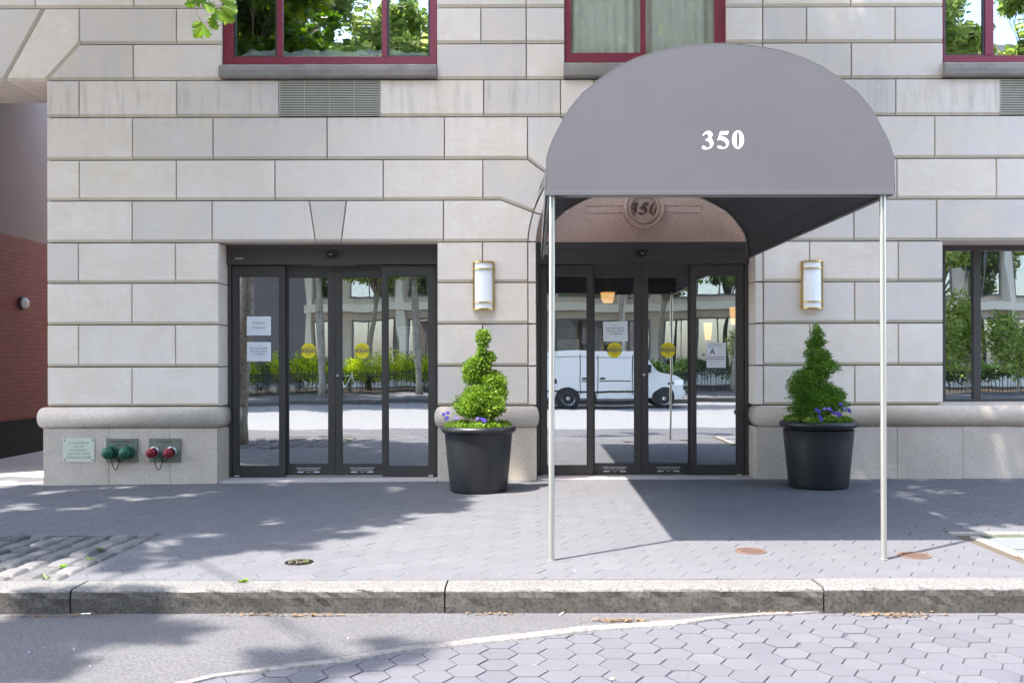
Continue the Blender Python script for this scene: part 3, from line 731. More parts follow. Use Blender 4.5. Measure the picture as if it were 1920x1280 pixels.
def energy(m,a,b,z0,z1,y):
    w=b-a; h=z1-z0
    put_text(m,'Building Energy',a+w*.45,y,z0+h*.93,w*.7,h*.045,1,.01); put_text(m,'Efficiency Rating',a+w*.45,y,z0+h*.84,w*.74,h*.045,1,.01)
    put_text(m,'A',a+w*.3,y,z0+h*.65,w*.28,h*.24,1,.02)
    m.flat([(a+w*.05,z0+h*.42),(a+w*.55,z0+h*.42),(a+w*.55,z0+h*.445),(a+w*.05,z0+h*.445)],y,2); m.flat([(a+w*.55,z0+h*.42),(a+w*.94,z0+h*.42),(a+w*.94,z0+h*.445),(a+w*.55,z0+h*.445)],y,3)
    m.flat([(a+w*.05,z0+h*.335),(a+w*.94,z0+h*.335),(a+w*.94,z0+h*.36),(a+w*.05,z0+h*.36)],y,1)
    for k,(f,ww) in enumerate(((.27,.8),(.21,.7),(.11,.4))): m.flat([(a+w*.06,z0+h*f),(a+w*ww,z0+h*f),(a+w*ww,z0+h*(f+.008)),(a+w*.06,z0+h*(f+.008))],y,1)
paper(1325,1361,643,690,ysl,[],'white card with a large letter A on the right entrance',cat='rating card',extra=energy)

# ---------------------------------------------------------------- wall lamps
def wall_lamp(x,lab,src=None):
    cx=WX(x); z0,z1=WZ(581),WZ(491); w=.143
    p=thing('wall_lamp',lab,'wall lamp',(cx,0,z0),'brass and white glass wall lamps')
    def half(r,dy): return [(cx+r*math.cos(a),-.02-dy*math.sin(a)) for a in np.linspace(0,math.pi,15)]
    a=MB(); a.box(cx-w,cx+w,-.025,.0,z0,z1); a.build('back_plate',[M['brass']],p,bevel=.003)
    g=MB(); hh=half(.122,.10)
    for i in range(14): g.face([(hh[i][0],hh[i][1],z0+.02),(hh[i+1][0],hh[i+1][1],z0+.02),(hh[i+1][0],hh[i+1][1],z1-.02),(hh[i][0],hh[i][1],z1-.02)])
    g.build('glass_shade',[M['opal']],p,smooth=True,merge=True)
    f=MB()
    def hoop(za,zb,r0=.143,d0=.122,r1=.118,d1=.095):
        A=half(r0,d0); B=half(r1,d1)
        for i in range(14):
            v=[(A[i][0],A[i][1],za),(A[i+1][0],A[i+1][1],za),(A[i+1][0],A[i+1][1],zb),(A[i][0],A[i][1],zb),(B[i][0],B[i][1],za),(B[i+1][0],B[i+1][1],za),(B[i+1][0],B[i+1][1],zb),(B[i][0],B[i][1],zb)]
            f.add(v,[(0,1,2,3),(3,2,6,7),(0,4,5,1),(4,7,6,5)])
    hoop(z0,z0+.018); hoop(z1-.018,z1); hoop(z0+.09,z0+.104,.146,.126,.125,.103); hoop(z1-.108,z1-.094,.146,.126,.125,.103)
    for s_ in (-1,1):
        f.box(cx+s_*.135-.009,cx+s_*.135+.009,-.045,-.02,z0,z1)
        for zz in (z0+.05,z0+.055+.25,z1-.06): f.cyl((cx+s_*.135,-.05,zz),(cx+s_*.135,-.044,zz),.008,n=10)
    f.lathe([(.0005,-.002),(.11,-.002)],(cx,-.05,z0+.01),16)
    f.build('brass_cage',[M['brass']],p,norm=False)
    return p
wall_lamp(907.5,'brass caged white glass lamp on the pier between the entrances')
wall_lamp(1521.5,'brass caged white glass lamp on the wall above the juniper')

# ---------------------------------------------------------------- plates and hose caps on the base
yb_=-.035
pl=MB(); db=D+yb_
def bx(mb,x0,x1,y0,y1,ya,ybk,mi=0): mb.box(WX(x0,db),WX(x1,db),ya,ybk,WZ(y1,db),WZ(y0,db),mi)
bx(pl,118,177,819,864,yb_-.008,yb_)
pcx=WX(147.5,db)
for i,(t_,w_) in enumerate((('STANDPIPE IN',.27),('CELLAR',.15),('AUTOMATIC',.22),('SHUTOFF VALVE',.29),('IN BOILER ROOM',.31))): put_text(pl,t_,pcx,yb_-.0095,WZ(828+i*6.7,db),w_,.026,1,.004)
for sx in (121.5,173.5):
    for sy in (822.5,860): pl.lathe([(.0005,.005),(.007,.004),(.009,0)],(WX(sx,db),yb_-.008,WZ(sy,db)),10,'y',mi=2)
M['faint']=simple('faint_engraving',(.30,.31,.26),.6)
tag(pl.build('metal_plaque',[M['plaque'],M['faint'],M['chain']],None,norm=False,bevel=None,loc=(pcx,yb_,WZ(842,db))),'cream shutoff valve plaque screwed to the granite base','plaque')
def siamese(x0,x1,caps,capm,words_,lab):
    cx=WX((x0+x1)/2,db)
    p=thing('hose_connection',lab,'fire hose connection',(cx,yb_,WZ(864,db)),'fire hose connections on the granite base')
    a=MB(); bx(a,x0,x1,820,864,yb_-.02,yb_)
    for i,wd in enumerate(words_): put_text(a,wd,cx,yb_-.0215,WZ(826+6*i,db),(.30 if len(wd)>9 else .2),.022,1)
    a.build('back_plate',[M['plate'],M['chain']],p,bevel=.003)
    for k,cxp in enumerate(caps):
        X_=WX(cxp,db); Z_=WZ(846,db)
        kr=.8 if capm=='rcap' else .97; a=MB(); a.lathe([(.090*kr,0),(.090*kr,.03),(.082*kr,.035),(.078*kr,.07)],(X_+.012,yb_-.02,Z_+.004),28,'y'); a.build('collar',[M['chrome'] if capm=='rcap' else M[capm]],p,smooth=False)
        a=MB(); a.lathe([(r9*kr*.95,h9) for r9,h9 in ((.078,.0),(.082,.01),(.082,.055),(.07,.07),(.05,.078),(.045,.10),(.03,.112),(.022,.14),(.0005,.142))],(X_,yb_-.075,Z_),28,'y')
        for q in range(6):
            an=q*math.pi/3+.3; k7=.075*kr; a.cyl((X_+k7*math.cos(an),yb_-.09,Z_+k7*math.sin(an)),(X_+k7*math.cos(an),yb_-.13,Z_+k7*math.sin(an)),.009,n=8)
        a.build('cap',[M[capm]],p,bevel=.002)
        a=MB(); s_=1 if k==0 else -1; pts=[]
        sg=.20 if k==0 else .09
        for i in range(19):
            t=i/18; pts.append((X_+s_*(.02+t*.13),yb_-.07+.02*t,Z_-.06-sg*math.sin(math.pi*min(1,t*1.02))*(1-.1*t)+.05*t))
        a.tube(pts,.006,6); a.build('chain',[M['chain']],p)
siamese(200,258.5,(208.5,240),'green',('AUTOMATIC SPRINKLER','CELLAR'),'two green capped hose outlets on a tarnished plate')
siamese(280,339.5,(289,321.5),'rcap',('STANDPIPE',),'two red capped hose outlets on a tarnished plate')
# ================================================================ ENTRANCE AWNING
DF=7.357; YF=DF-D
def FX(x): return (x-VX)*DF/F
def FZ(y): return EYE+(VY-y)*DF/F
aw=thing('entrance_awning','grey canvas dome awning numbered 350 on two steel poles','awning',(FX(1351),YF,0))
half=[(0,83),(40,84.5),(71,88),(115,96.5),(157,110),(192,127),(221,146),(258,175),(283,205),(298,232),(312,258),(320,278),(325.5,297)]
# rear outline (wall): same width, lower crown
fa=1351.0
front=[(-h,y) for h,y in half[::-1]]+[(h,y) for h,y in half[1:]]
front=[(-327,366)]+[(-326.5,330)]+front+[(326.5,330),(327,366)]
rear=[]
for h,y in front:
    # wall pixels
    s_=.5935; hh=h*s_
    if y>=297: yy=486-(366-y)*s_*.9
    else: yy=449-(297-y)/(297-83)*95
    if y<297: hh=math.copysign(abs(hh)/(327*s_),h) if False else hh
    rear.append((hh,yy))
YR=-.012
def interp(t):
    out=[]
    for (h,y),(hr,yr) in zip(front,rear):
        x0,z0=FX(fa+h),FZ(y); x1,z1=WX(1209+hr),WZ(yr)
        out.append((x0+(x1-x0)*t,YF+(YR-YF)*t,z0+(z1-z0)*t))
    return out
ts=[0,.04,.1,.2,.3,.4,.5,.6,.7,.8,.9,1]
cv=MB(); n=len(front); T_=.004
for t in ts:
    r=interp(t); 
    sag=0 if t in(0,1) else .012*math.sin(math.pi*((t*3)%1))
    for k,(x,y,z) in enumerate(r): cv.v.append((x,y,z-(sag if 2<k<n-3 else 0)))
for i in range(len(ts)-1):
    for k in range(n-1): cv.f.append((i*n+k,(i+1)*n+k,(i+1)*n+k+1,i*n+k+1)); cv.m.append(0); cv.t.append(.5)
o=cv.build('canvas_cover',[M['canvas']],aw,smooth=False); 
md_=o.modifiers.new('thick','SOLIDIFY'); md_.thickness=.006; md_.offset=0
# front panel
fp=MB(); P=[(FX(fa+h),FZ(y)) for h,y in front]
fp.prism(P,YF-.006,YF+.004)
fp.build('front_panel',[M['canvas']],aw,bevel=.006)
hm=MB()
hm.tube([(FX(fa+h),YF-.004,FZ(y)) for h,y in front],.0035,8)       # piped seam round the front
hm.build('piping',[M['canvas']],aw,smooth=True)
hb=MB(); hb.box(P[0][0]-.004,P[-1][0]+.004,YF-.012,YF-.0065,P[0][1]-.004,P[0][1]+.03); hb.build('hem',[M['canvas']],aw,bevel=.002)
nb=MB(); numerals(nb,FX(1356),YF-.0075,FZ(264),(283-248.5)*DF/F,depth=.0012); nb.build('house_number',[M['white']],aw)
# frame tubes
ft=MB(); r0=interp(0); 
def inset(r,d=.03):
    cx=sum(p[0] for p in r)/len(r); cz=min(p[2] for p in r)
    return [(cx+(p[0]-cx)*(1-d/1.38),p[1],cz+(p[2]-cz)*(1-d/1.2)) for p in r]
for t in (.012,.985): ft.tube(inset(interp(t)),.014,8)
for k in (0,n-1): ft.tube([inset(interp(t))[k] for t in (.012,.5,.985)],.014,8)
a_,b_2=inset(interp(.012))[0],inset(interp(.012))[-1]; ft.tube([a_,b_2],.012,8)
ft.build('frame_tube',[M['dpipe']],aw,smooth=True)
for xt,xb in ((1039.5,1033),(1658,1660)):
    p=MB(); px_=FX(xb); y_=YF+.04; gz_=gz(px_,y_)
    top=FZ(362); p.cyl((FX((xt+xb)/2),y_,top+.03),(px_,y_,gz_),.0235,n=24); p.lathe([(.0236,0),(.0236,.006),(.034,.006),(.034,0)],(px_,y_,gz_+.001),24)
    p.build('pole',[M['steel']],aw,smooth=True).modifiers.new('es','EDGE_SPLIT')
br=MB(); bx0,bz0=WX(1016),WZ(479); br.prism([(bx0,bz0),(bx0+.085,bz0),(bx0+.085,bz0+.14),(bx0+.05,bz0+.13)],-.10,-.09); br.build('wall_bracket',[M['alum']],aw)

# ================================================================ PAVING AND ROAD
def clip(P, a, b, c):           # keep a*x+b*y>=c
    out=[]
    for i in range(len(P)):
        p,q=P[i],P[(i+1)%len(P)]; fp_,fq=a*p[0]+b*p[1]-c,a*q[0]+b*q[1]-c
        if fp_>=0: out.append(p)
        if fp_*fq<0:
            t=fp_/(fp_-fq); out.append((p[0]+(q[0]-p[0])*t,p[1]+(q[1]-p[1])*t))
    return out
KB=-5.655                        # back of the kerb
PITL=(-9.6,-3.38,KB,-3.85)
PITR=(3.83,9.0,KB,-3.93)
def hexfield(name,x0,x1,y0,y1,a,top,mat_,clips,gapj,zj,tint):
    mb=MB(); dx=1.5*a; dy=math.sqrt(3)*a
    for i in range(int(x0/dx)-1,int(x1/dx)+2):
        for j in range(int(y0/dy)-1,int(y1/dy)+2):
            cx=dx*i; cy=dy*(j+.5*(i%2))
            if not(x0-a<cx<x1+a and y0-a<cy<y1+a): continue
            wd=1+(2.2*random.random() if random.random()<.16 else 0); g=a-gapj*wd-abs(random.gauss(0,gapj*.35)); jx,jy=random.gauss(0,gapj*.4*wd),random.gauss(0,gapj*.4*wd); rot=random.gauss(0,.003)
            P=[(cx+jx+g*math.cos(math.pi/3*k+rot),cy+jy+g*math.sin(math.pi/3*k+rot)) for k in range(6)]
            P=clip(P,1,0,x0); P=clip(P,-1,0,-x1) if len(P)>2 else P
            P=clip(P,0,1,y0) if len(P)>2 else P; P=clip(P,0,-1,-y1) if len(P)>2 else P
            for fn in clips:
                if len(P)>2: P=fn(P,cx,cy)
            if len(P)<3: continue
            zt=random.gauss(0,zj); tx_,ty_=random.gauss(0,zj*4),random.gauss(0,zj*4)
            t=min(1,max(0,random.gauss(*tint)))
            m=len(P); cxx=sum(p[0] for p in P)/m; cyy=sum(p[1] for p in P)/m; ins=.985
            z=lambda p:top(p[0],p[1])+zt+tx_*(p[0]-cx)+ty_*(p[1]-cy)
            A=[((p[0]-cxx)*ins+cxx,(p[1]-cyy)*ins+cyy) for p in P]
            V=[(p[0],p[1],z(p)) for p in A]+[(p[0],p[1],z(p)-.0025) for p in P]+[(p[0],p[1],z(p)-.03) for p in P]
            mb.add(V,[tuple(range(m))]+[(q,m+q,m+(q+1)%m,(q+1)%m) for q in range(m)]+[(m+q,2*m+q,2*m+(q+1)%m,m+(q+1)%m) for q in range(m)],0,t)
    return tag(mb.build(name,[mat_],None,norm=False),kind='structure')
def pitclip(P,cx,cy):
    for (a,b,c,d) in (PITL,PITR):
        if a<cx<b and c<cy<d:
            xe = b if (a,b,c,d)==PITL else a
            dxe=abs(cx-xe); dye=abs(cy-d)
            if dxe>.14 and dye>.14: return []
            if dxe<dye: return clip(P,1,0,b) if xe==b else clip(P,-1,0,-a)
            return clip(P,0,1,d)
        # tile outside but overlapping
        if a-.14<cx<b+.14 and cy<d+.14:
            if cx>=b: P=clip(P,1,0,b)
            elif cx<=a: P=clip(P,-1,0,-a)
            elif cy>=d: P=clip(P,0,1,d)
            if len(P)<3: return []
    return P
hexfield('sidewalk',-12,13,KB+.004,1.0,.14,gz,M['paver'],[lambda P,cx,cy: [] if (-6.4<cx<20 and cy>.1) or (-12<cx<-6.44 and cy>.02) else clip(P,0,-1,.04) if cx>-6.4 else P, pitclip],.0013,.0005,(.5,.20))
sb=MB(); gx=np.linspace(-14,14,57); gy=[KB,-4.5,-3,-1.5,-.0,.5]
for i in range(56):
    for j in range(5): sb.face([(gx[i],gy[j],gz(gx[i],gy[j])-.0085),(gx[i+1],gy[j],gz(gx[i+1],gy[j])-.0085),(gx[i+1],gy[j+1],gz(gx[i+1],gy[j+1])-.0085),(gx[i],gy[j+1],gz(gx[i],gy[j+1])-.0085)])
for a,b in ((-60,-14),(14,60)): sb.face([(a,KB,-.01),(b,KB,-.01),(b,.5,-.01),(a,.5,-.01)])
tag(sb.build('sidewalk_bedding',[M['joint']],None,norm=False),kind='structure')
ps=MB(); 
for i in range(6):
    for j in range(4):
        x0_,x1_=-12+i*1.0,-11+i*1.0
        if x1_>-6.36: x1_=-6.36
        y0_=.03+j*3.2; ps.box(x0_+.003,x1_-.003,y0_+.004,y0_+3.2-.004,-.3,gz(-8,0)+.003)
tag(ps.build('passage_pavement',[M['concrete']],None,bevel=.003),kind='structure')
# cobbled tree pit at the left
def pit(name,x0,x1,y0,y1,mat_,lw,ll,seed):
    rr=random.Random(seed); mb=MB(); x=x0
    x=x1
    while x>x0:
        w=lw*rr.uniform(.85,1.15); y=y0+rr.uniform(-.2,0)
        while y<y1:
            l=ll*rr.uniform(.7,1.3); a0,a1=max(y,y0)+.012,min(y+l,y1)-.012; y+=l
            if a1-a0<.04: continue
            h=rr.uniform(.0,.022); b0,b1=x-w+.014,x-.014; t=rr.random()
            nx,ny=9,11; base=len(mb.v)
            for i in range(nx+1):
                for j in range(ny+1):
                    u=i/nx*2-1; v=j/ny*2-1
                    e_=max(abs(u),abs(v)); rnd=(1-abs(u)**14)*(1-abs(v)**16)
                    xx=(b0+b1)/2+(b1-b0)/2*u*(1-.06*abs(v)**4)+rr.uniform(-.003,.003); yy=(a0+a1)/2+(a1-a0)/2*v*(1-.06*abs(u)**4)+rr.uniform(-.003,.003)
                    mb.v.append((xx,yy,gz(xx,yy)-.03+ (h+.034)*rnd**.5-.006*(u*u+v*v)+rr.uniform(-.002,.002)))
            for i in range(nx):
                for j in range(ny):
                    q=base+i*(ny+1)+j; mb.f.append((q,q+ny+1,q+ny+2,q+1)); mb.m.append(0); mb.t.append(t)
        x-=w
    return tag(mb.build(name,[mat_],None,norm=False,smooth=True),kind='structure')
pit('cobbled_path_strip',PITL[0],PITL[1],PITL[2]+.01,PITL[3]-.01,M['cobble'],.20,.30,3)
dm=MB()
for (a,b,c,d) in (PITL,PITR): dm.box(a,b,c+.002,d,-.2,-.033+(.03 if a>0 else 0))
tag(dm.build('tree_pit_ground',[M['dirt']],None),kind='structure')
# flagged tree pit at the right with its granite edging
eg=MB(); eg.box(PITR[0]-.02,PITR[1],PITR[3]-.085,PITR[3]-.002,-.1,.022); eg.box(PITR[0]+.10,PITR[0]+.19,PITR[2]+.01,PITR[3]-.17,-.1,.014)
tag(eg.build('pit_edging_kerb',[M['edging']],None,bevel=.012),kind='structure')
fl=MB(); rr=random.Random(5)
x=PITR[0]+.2
while x<PITR[1]-.1:
    w=rr.uniform(.3,.5); y=PITR[2]+.02
    while y<PITR[3]-.1:
        l=rr.uniform(.3,.55); y2=min(y+l,PITR[3]-.1)
        if y2-y>.08:
            j=lambda: rr.uniform(-.022,.022)
            Pq=[(x+.015+j(),y+.015),(x+w-.015+j(),y+.015+j()),(x+w-.015+j(),y2-.015),(x+.015+j(),y2-.015+j())]
            h=.006+rr.uniform(-.004,.006); V=[(p[0],p[1],h) for p in Pq]+[(p[0],p[1],-.05) for p in Pq]
            fl.add(V,[(0,1,2,3),(0,4,5,1),(1,5,6,2),(2,6,7,3),(3,7,4,0)],0,rr.random())
        y+=l
    x+=w
tag(fl.build('flagstone_path',[M['flag']],None,norm=True,bevel=.006),kind='structure')
ms=MB(); ms.face([(PITR[0]+.19,PITR[2]+.01,-.001),(PITR[1],PITR[2]+.01,-.001),(PITR[1],PITR[3]-.08,-.001),(PITR[0]+.19,PITR[3]-.08,-.001)])
tag(ms.build('moss',[M['moss']],None,norm=False),kind='stuff')
# kerb
kd=6.49; kx=[-30,-24,-18.5,-12,-9.5,WX(-560,kd),WX(131,kd),WX(833,kd),WX(1543,kd),WX(2250,kd),9.5,14,20,30]
kx=sorted(kx); kb=MB(); rr=random.Random(11)
for a,b in zip(kx[:-1],kx[1:]):
    nseg=max(2,int((b-a)/.07)); dz=rr.uniform(-.004,.004); dyk=rr.uniform(-.005,.005)
    prof_=[(KB-.001,-.02),(KB-.001,0.0),(KB-.10,.0),(-5.885,-.001),(-5.91,-.006),(-5.922,-.02),(-5.925,-.06),(-5.925,-.12),(-5.925,-.3)]
    m=len(prof_); base=len(kb.v)
    for i in range(nseg+1):
        xx=a+.006+(b-a-.012)*i/nseg
        for j,(yy,zz) in enumerate(prof_):
            jit=0 if j<2 else .0035
            kb.v.append((xx,yy+dyk*(j>2)+rr.gauss(0,jit),zz+dz+(rr.gauss(0,.0015) if 1<j<7 else 0)))
    for i in range(nseg):
        for j in range(m-1):
            q=base+i*m+j; kb.f.append((q,q+m,q+m+1,q+1)); kb.m.append(0); kb.t.append(.5)
    for i in (0,nseg): kb.f.append(tuple(base+i*m+j for j in range(m))); kb.m.append(0); kb.t.append(.5)
kbo=tag(kb.build('kerb',[M['kerb']],None,norm=True,smooth=False),kind='structure')
kj=MB(); kj.box(-30,30,-5.90,KB,-.4,-.03); tag(kj.build('kerb_joint_structure',[M['mortar']],None),kind='structure')
# road
ZR=-.175
CUR=[(-14,-16.5),(-9,-12.6),(-6,-10.35),(-4.2,-9.0),(-3.1,-8.2),(-2.45,-7.72)]
for x,y in ((345,1281),(400,1268),(520,1251.5),(640,1238),(760,1216),(893,1203),(1000,1192),(1090,1181),(1185,1175),(1280,1168),(1346,1160.5),(1420,1154.5),(1500,1151.5),(1545,1149)):
    d_=F*(EYE-ZR)/(y-VY); CUR.append(((x-VX)*d_/F,d_-D))
CUR=sorted(CUR)
def cury(x):
    if x<=CUR[0][0]: return CUR[0][1]
    for (xa,ya),(xb,yb) in zip(CUR[:-1],CUR[1:]):
        if xa<=x<=xb: return ya+(yb-ya)*(x-xa)/(xb-xa)
    return 99
def roadclip(P,cx,cy):
    xe=CUR[-1][0]
    if cx<xe+.1 and cy>cury(min(cx,xe-.001))+.13: return []
    return P
hexfield('road_pavers',-7,14,-10.5,-5.93,.1172,lambda x,y:ZR,M['rpaver'],[roadclip],.0036,.0005,(.5,.26))
rb=MB(); rb.face([(-120,-24,ZR-.008),(120,-24,ZR-.008),(120,-5.9,ZR-.008),(-120,-5.9,ZR-.008)]); tag(rb.build('road_bedding',[M['rjoint']],None,norm=False),kind='structure')
ap=MB(); pts=[(x,y) for x,y in CUR]
fine=[]
for (xa,ya),(xb,yb) in zip(CUR[:-1],CUR[1:]):
    k=max(1,int((xb-xa)/.08))
    for i in range(k): fine.append((xa+(xb-xa)*i/k,ya+(yb-ya)*i/k))
fine.append(CUR[-1])
for (xa,ya),(xb,yb) in zip(fine[:-1],fine[1:]): ap.face([(xa,ya,ZR+.005),(xb,yb,ZR+.005),(xb,-5.90,ZR+.005),(xa,-5.90,ZR+.005)])
ap.face([(-120,-16.5,ZR+.005),(-14,-16.5,ZR+.005),(-14,-5.9,ZR+.005),(-120,-5.9,ZR+.005)])
tag(ap.build('asphalt_road',[M['asphalt']],None,norm=False),kind='structure')
fr_=MB(); fr_.face([(-120,-24,ZR),(120,-24,ZR),(120,-10.5,ZR),(-120,-10.5,ZR)]); fr_.face([(14,-10.5,ZR),(120,-10.5,ZR),(120,-5.93,ZR),(14,-5.93,ZR)]); fr_.face([(-14,-10.5,ZR+.0),(-7,-10.5,ZR),(-7,-5.93,ZR),(-14,-5.93,ZR)])
tag(fr_.build('far_road',[M['farroad']],None,norm=False),kind='structure')
# ragged cement band along the edge of the pavers
cb=MB(); rr=random.Random(4); base=0; wv=.045; hv=.045; prev=None
for i,(x,y) in enumerate(fine):
    j=min(i+1,len(fine)-1); k=max(i-1,0); dx,dy=fine[j][0]-fine[k][0],fine[j][1]-fine[k][1]; l=math.hypot(dx,dy); nx_,ny_=-dy/l,dx/l
    wv+=rr.gauss(0,.008); wv=min(.062,max(.026,wv)); hv+=rr.gauss(0,.008); hv=min(.06,max(.022,hv))
    e_=min(1,(len(fine)-1-i)/6+.25)
    a=(x+nx_*wv*e_,y+ny_*wv*e_); b=(x-nx_*hv*e_,y-ny_*hv*e_)
    cb.v+=[(a[0],a[1],ZR+.004),(a[0]*.9+x*.1,a[1]*.9+y*.1,ZR+.012),(b[0]*.9+x*.1,b[1]*.9+y*.1,ZR+.012),(b[0],b[1],ZR-.004)]
    if i:
        q=4*(i-1)
        for s_ in range(3): cb.f.append((q+s_,q+4+s_,q+5+s_,q+1+s_)); cb.m.append(0); cb.t.append(.5)
tag(cb.build('cement_marking_strip',[M['cement']],None,norm=True),kind='structure')
gr=MB(); gr.face([(-600,-600,-.42),(600,-600,-.42),(600,600,-.42),(-600,600,-.42)]); tag(gr.build('ground',[M['ground']],None,norm=False),kind='structure')

# covers set into the pavement
def cover(x,y,d,w,lab,name='utility_cover',m='rust'):
    cx=WX(x,d); cy=d-D; r=w/2*d/F; z=gz(cx,cy)+.001
    a=MB(); a.lathe([(.0005,.004),(r*.78,.004),(r*.8,.001),(r*.86,.001),(r*.88,.007),(r,.007),(r*1.02,-.006)],(cx,cy,z),36)
    for i in range(7):
        yy=-r*.6+i*r*.2; hw=math.sqrt(max(0,(r*.72)**2-yy**2)); a.box(cx-hw,cx+hw,cy+yy-.006,cy+yy+.006,z+.004,z+.009)
    return tag(a.build(name,[M[m]],None,loc=(cx,cy,z)),lab,'utility cover','round covers in the pavement')
cover(1407,1034,F*EYE/360,58,'rusty round cover in the paving left of the right awning pole')
cover(1713,1043,F*EYE/369,60,'rusty round cover crossed by the shadow of the right awning pole')
cover(1925,1047,F*EYE/373,34,'rusty cover among the flagstones at the right edge')
hx,hy=WX(560,F*EYE/378),F*EYE/378-D; hz=gz(hx,hy)
a=MB(); a.lathe([(.0005,.0015),(.085,.0015),(.09,.006),(.11,.006),(.113,.0)],(hx,hy,hz),30,mi=0)
rr=random.Random(8)
for i in range(60):
    an=rr.uniform(0,6.28); q=.085*math.sqrt(rr.random()); s_=rr.uniform(.005,.016); c_=(hx+q*math.cos(an),hy+q*math.sin(an),hz+.005+rr.random()*.01)
    a.ball(c_,(s_,s_*.7,s_*.5),6,1+(i%3==0))
tag(a.build('broken_drain_cap',[M['chain'],M['dirt'],M['moss']],None,loc=(hx,hy,hz)),'small broken drain opening filled with dirt in the sidewalk','drain cap')

# weeds, litter, butts
def weed(x,y,d,s,lab,nm='weed'):
    cx=WX(x,d); cy=d-D; z=gz(cx,cy) if cy>-5.93 else ZR
    a=MB(); rr=random.Random(int(x*7+y))
    for i in range(26):
        an=rr.uniform(0,6.28); l=s*rr.uniform(.4,1); up=rr.uniform(.15,.8); b0=(cx+rr.uniform(-.3,.3)*s,cy+rr.uniform(-.3,.3)*s,z)
        tip=(b0[0]+l*math.cos(an),b0[1]+l*math.sin(an),z+l*up); wv_=.006; nx_,ny_=-math.sin(an)*wv_,math.cos(an)*wv_
        mid=tuple((p+q)/2 for p,q in zip(b0,tip)); mid=(mid[0],mid[1],mid[2]+l*.15)
        a.add([b0,(mid[0]+nx_,mid[1]+ny_,mid[2]),tip,(mid[0]-nx_,mid[1]-ny_,mid[2])],[(0,1,2,3)],0,rr.random())
    tag(a.build(nm,[M['treeleaf']],None,norm=False,loc=(cx,cy,z)),lab,'weed','weeds growing in the paving joints')
dd_=lambda y:F*EYE/(y-VY)
weed(184,1029,dd_(1029),.06,'green weed in the setts nearest the sidewalk')
weed(166,1050,dd_(1050),.06,'yellowish weed near the right edge of the setts')
weed(117,1060,dd_(1060),.05,'small dark weed in the middle of the setts')
weed(88,1082,dd_(1082),.05,'low weed in the setts beside the kerb')
weed(455,1089,dd_(1089),.045,'tiny weed at the back of the kerb')
weed(572,1054,dd_(1054),.035,'sprig growing at the rim of the broken drain cap')
def butt(x,y,an,lab,l=.055):
    d=F*(EYE-ZR)/(y-VY); cx=WX(x,d); cy=d-D; a=MB(); c,s_=math.cos(an)*l/2,math.sin(an)*l/2
    a.cyl((cx-c,cy-s_,ZR+.012),(cx+c*.3,cy+s_*.3,ZR+.013),.0045,n=8,mi=0); a.cyl((cx+c*.3,cy+s_*.3,ZR+.013),(cx+c,cy+s_,ZR+.014),.0046,n=8,mi=1)
    tag(a.build('cigarette_butt',[M['paper'],M['litter']],None,loc=(cx,cy,ZR)),lab,'cigarette butt','cigarette butts in the gutter')
butt(1053,1152.5,1.1,'cigarette butt in the gutter left of the litter clump',.08); butt(165,1151,.1,'orange cigarette butt under the left kerb stone',.1); butt(1148,1276,.0,'short white butt on the hexagonal road pavers',.03)
def litter(x,y,w,dep,n_,nm):
    a=MB(); rr=random.Random(int(x)); d=F*(EYE-ZR)/(y-VY); cx=WX(x,d); cy=d-D
    for i in range(n_):
        px2=cx+rr.gauss(0,w/2.4); py=min(-5.935,cy+rr.gauss(0,dep/2)); an=rr.uniform(0,6.28); l=rr.uniform(.012,.05); wd=rr.uniform(.002,.008); z=ZR+.006+rr.random()*.014
        c,s_=math.cos(an),math.sin(an); a.add([(px2-c*l/2,py-s_*l/2,z),(px2-s_*wd,py+c*wd,z+.004),(px2+c*l/2,py+s_*l/2,z+rr.random()*.006),(px2+s_*wd,py-c*wd,z)],[(0,1,2,3)],0,rr.random())
    tag(a.build(nm,[M['litter']],None,norm=False),kind='stuff')
litter(1165,1166,.26,.04,170,'dry_leaf_litter'); litter(1680,1156,.34,.05,190,'dry_leaf_litter'); litter(90,1155,.5,.03,90,'dry_leaf_litter'); litter(470,1153,.3,.02,50,'dry_leaf_litter'); litter(590,1155,.35,.03,90,'dry_leaf_litter'); litter(920,1153,.25,.02,40,'dry_leaf_litter'); litter(1450,1151,.2,.02,40,'dry_leaf_litter')
lt=MB(); rr=random.Random(21)
for i in range(520):
    x=rr.uniform(-5,5); y=rr.uniform(-8.2,.0)
    z=(gz(x,y)+.003) if y>-5.9 else ZR+.007
    s_=rr.uniform(.002,.006); an=rr.uniform(0,3); c,q=math.cos(an)*s_,math.sin(an)*s_
    lt.add([(x-c,y-q,z),(x+q,y-c,z+.001),(x+c,y+q,z+.002),(x-q,y+c,z+.001)],[(0,1,2,3)],rr.choice((0,0,1,2,2)),rr.random())
tag(lt.build('scattered_debris',[M['litter'],M['paper'],M['dirt']],None,norm=False),kind='stuff')
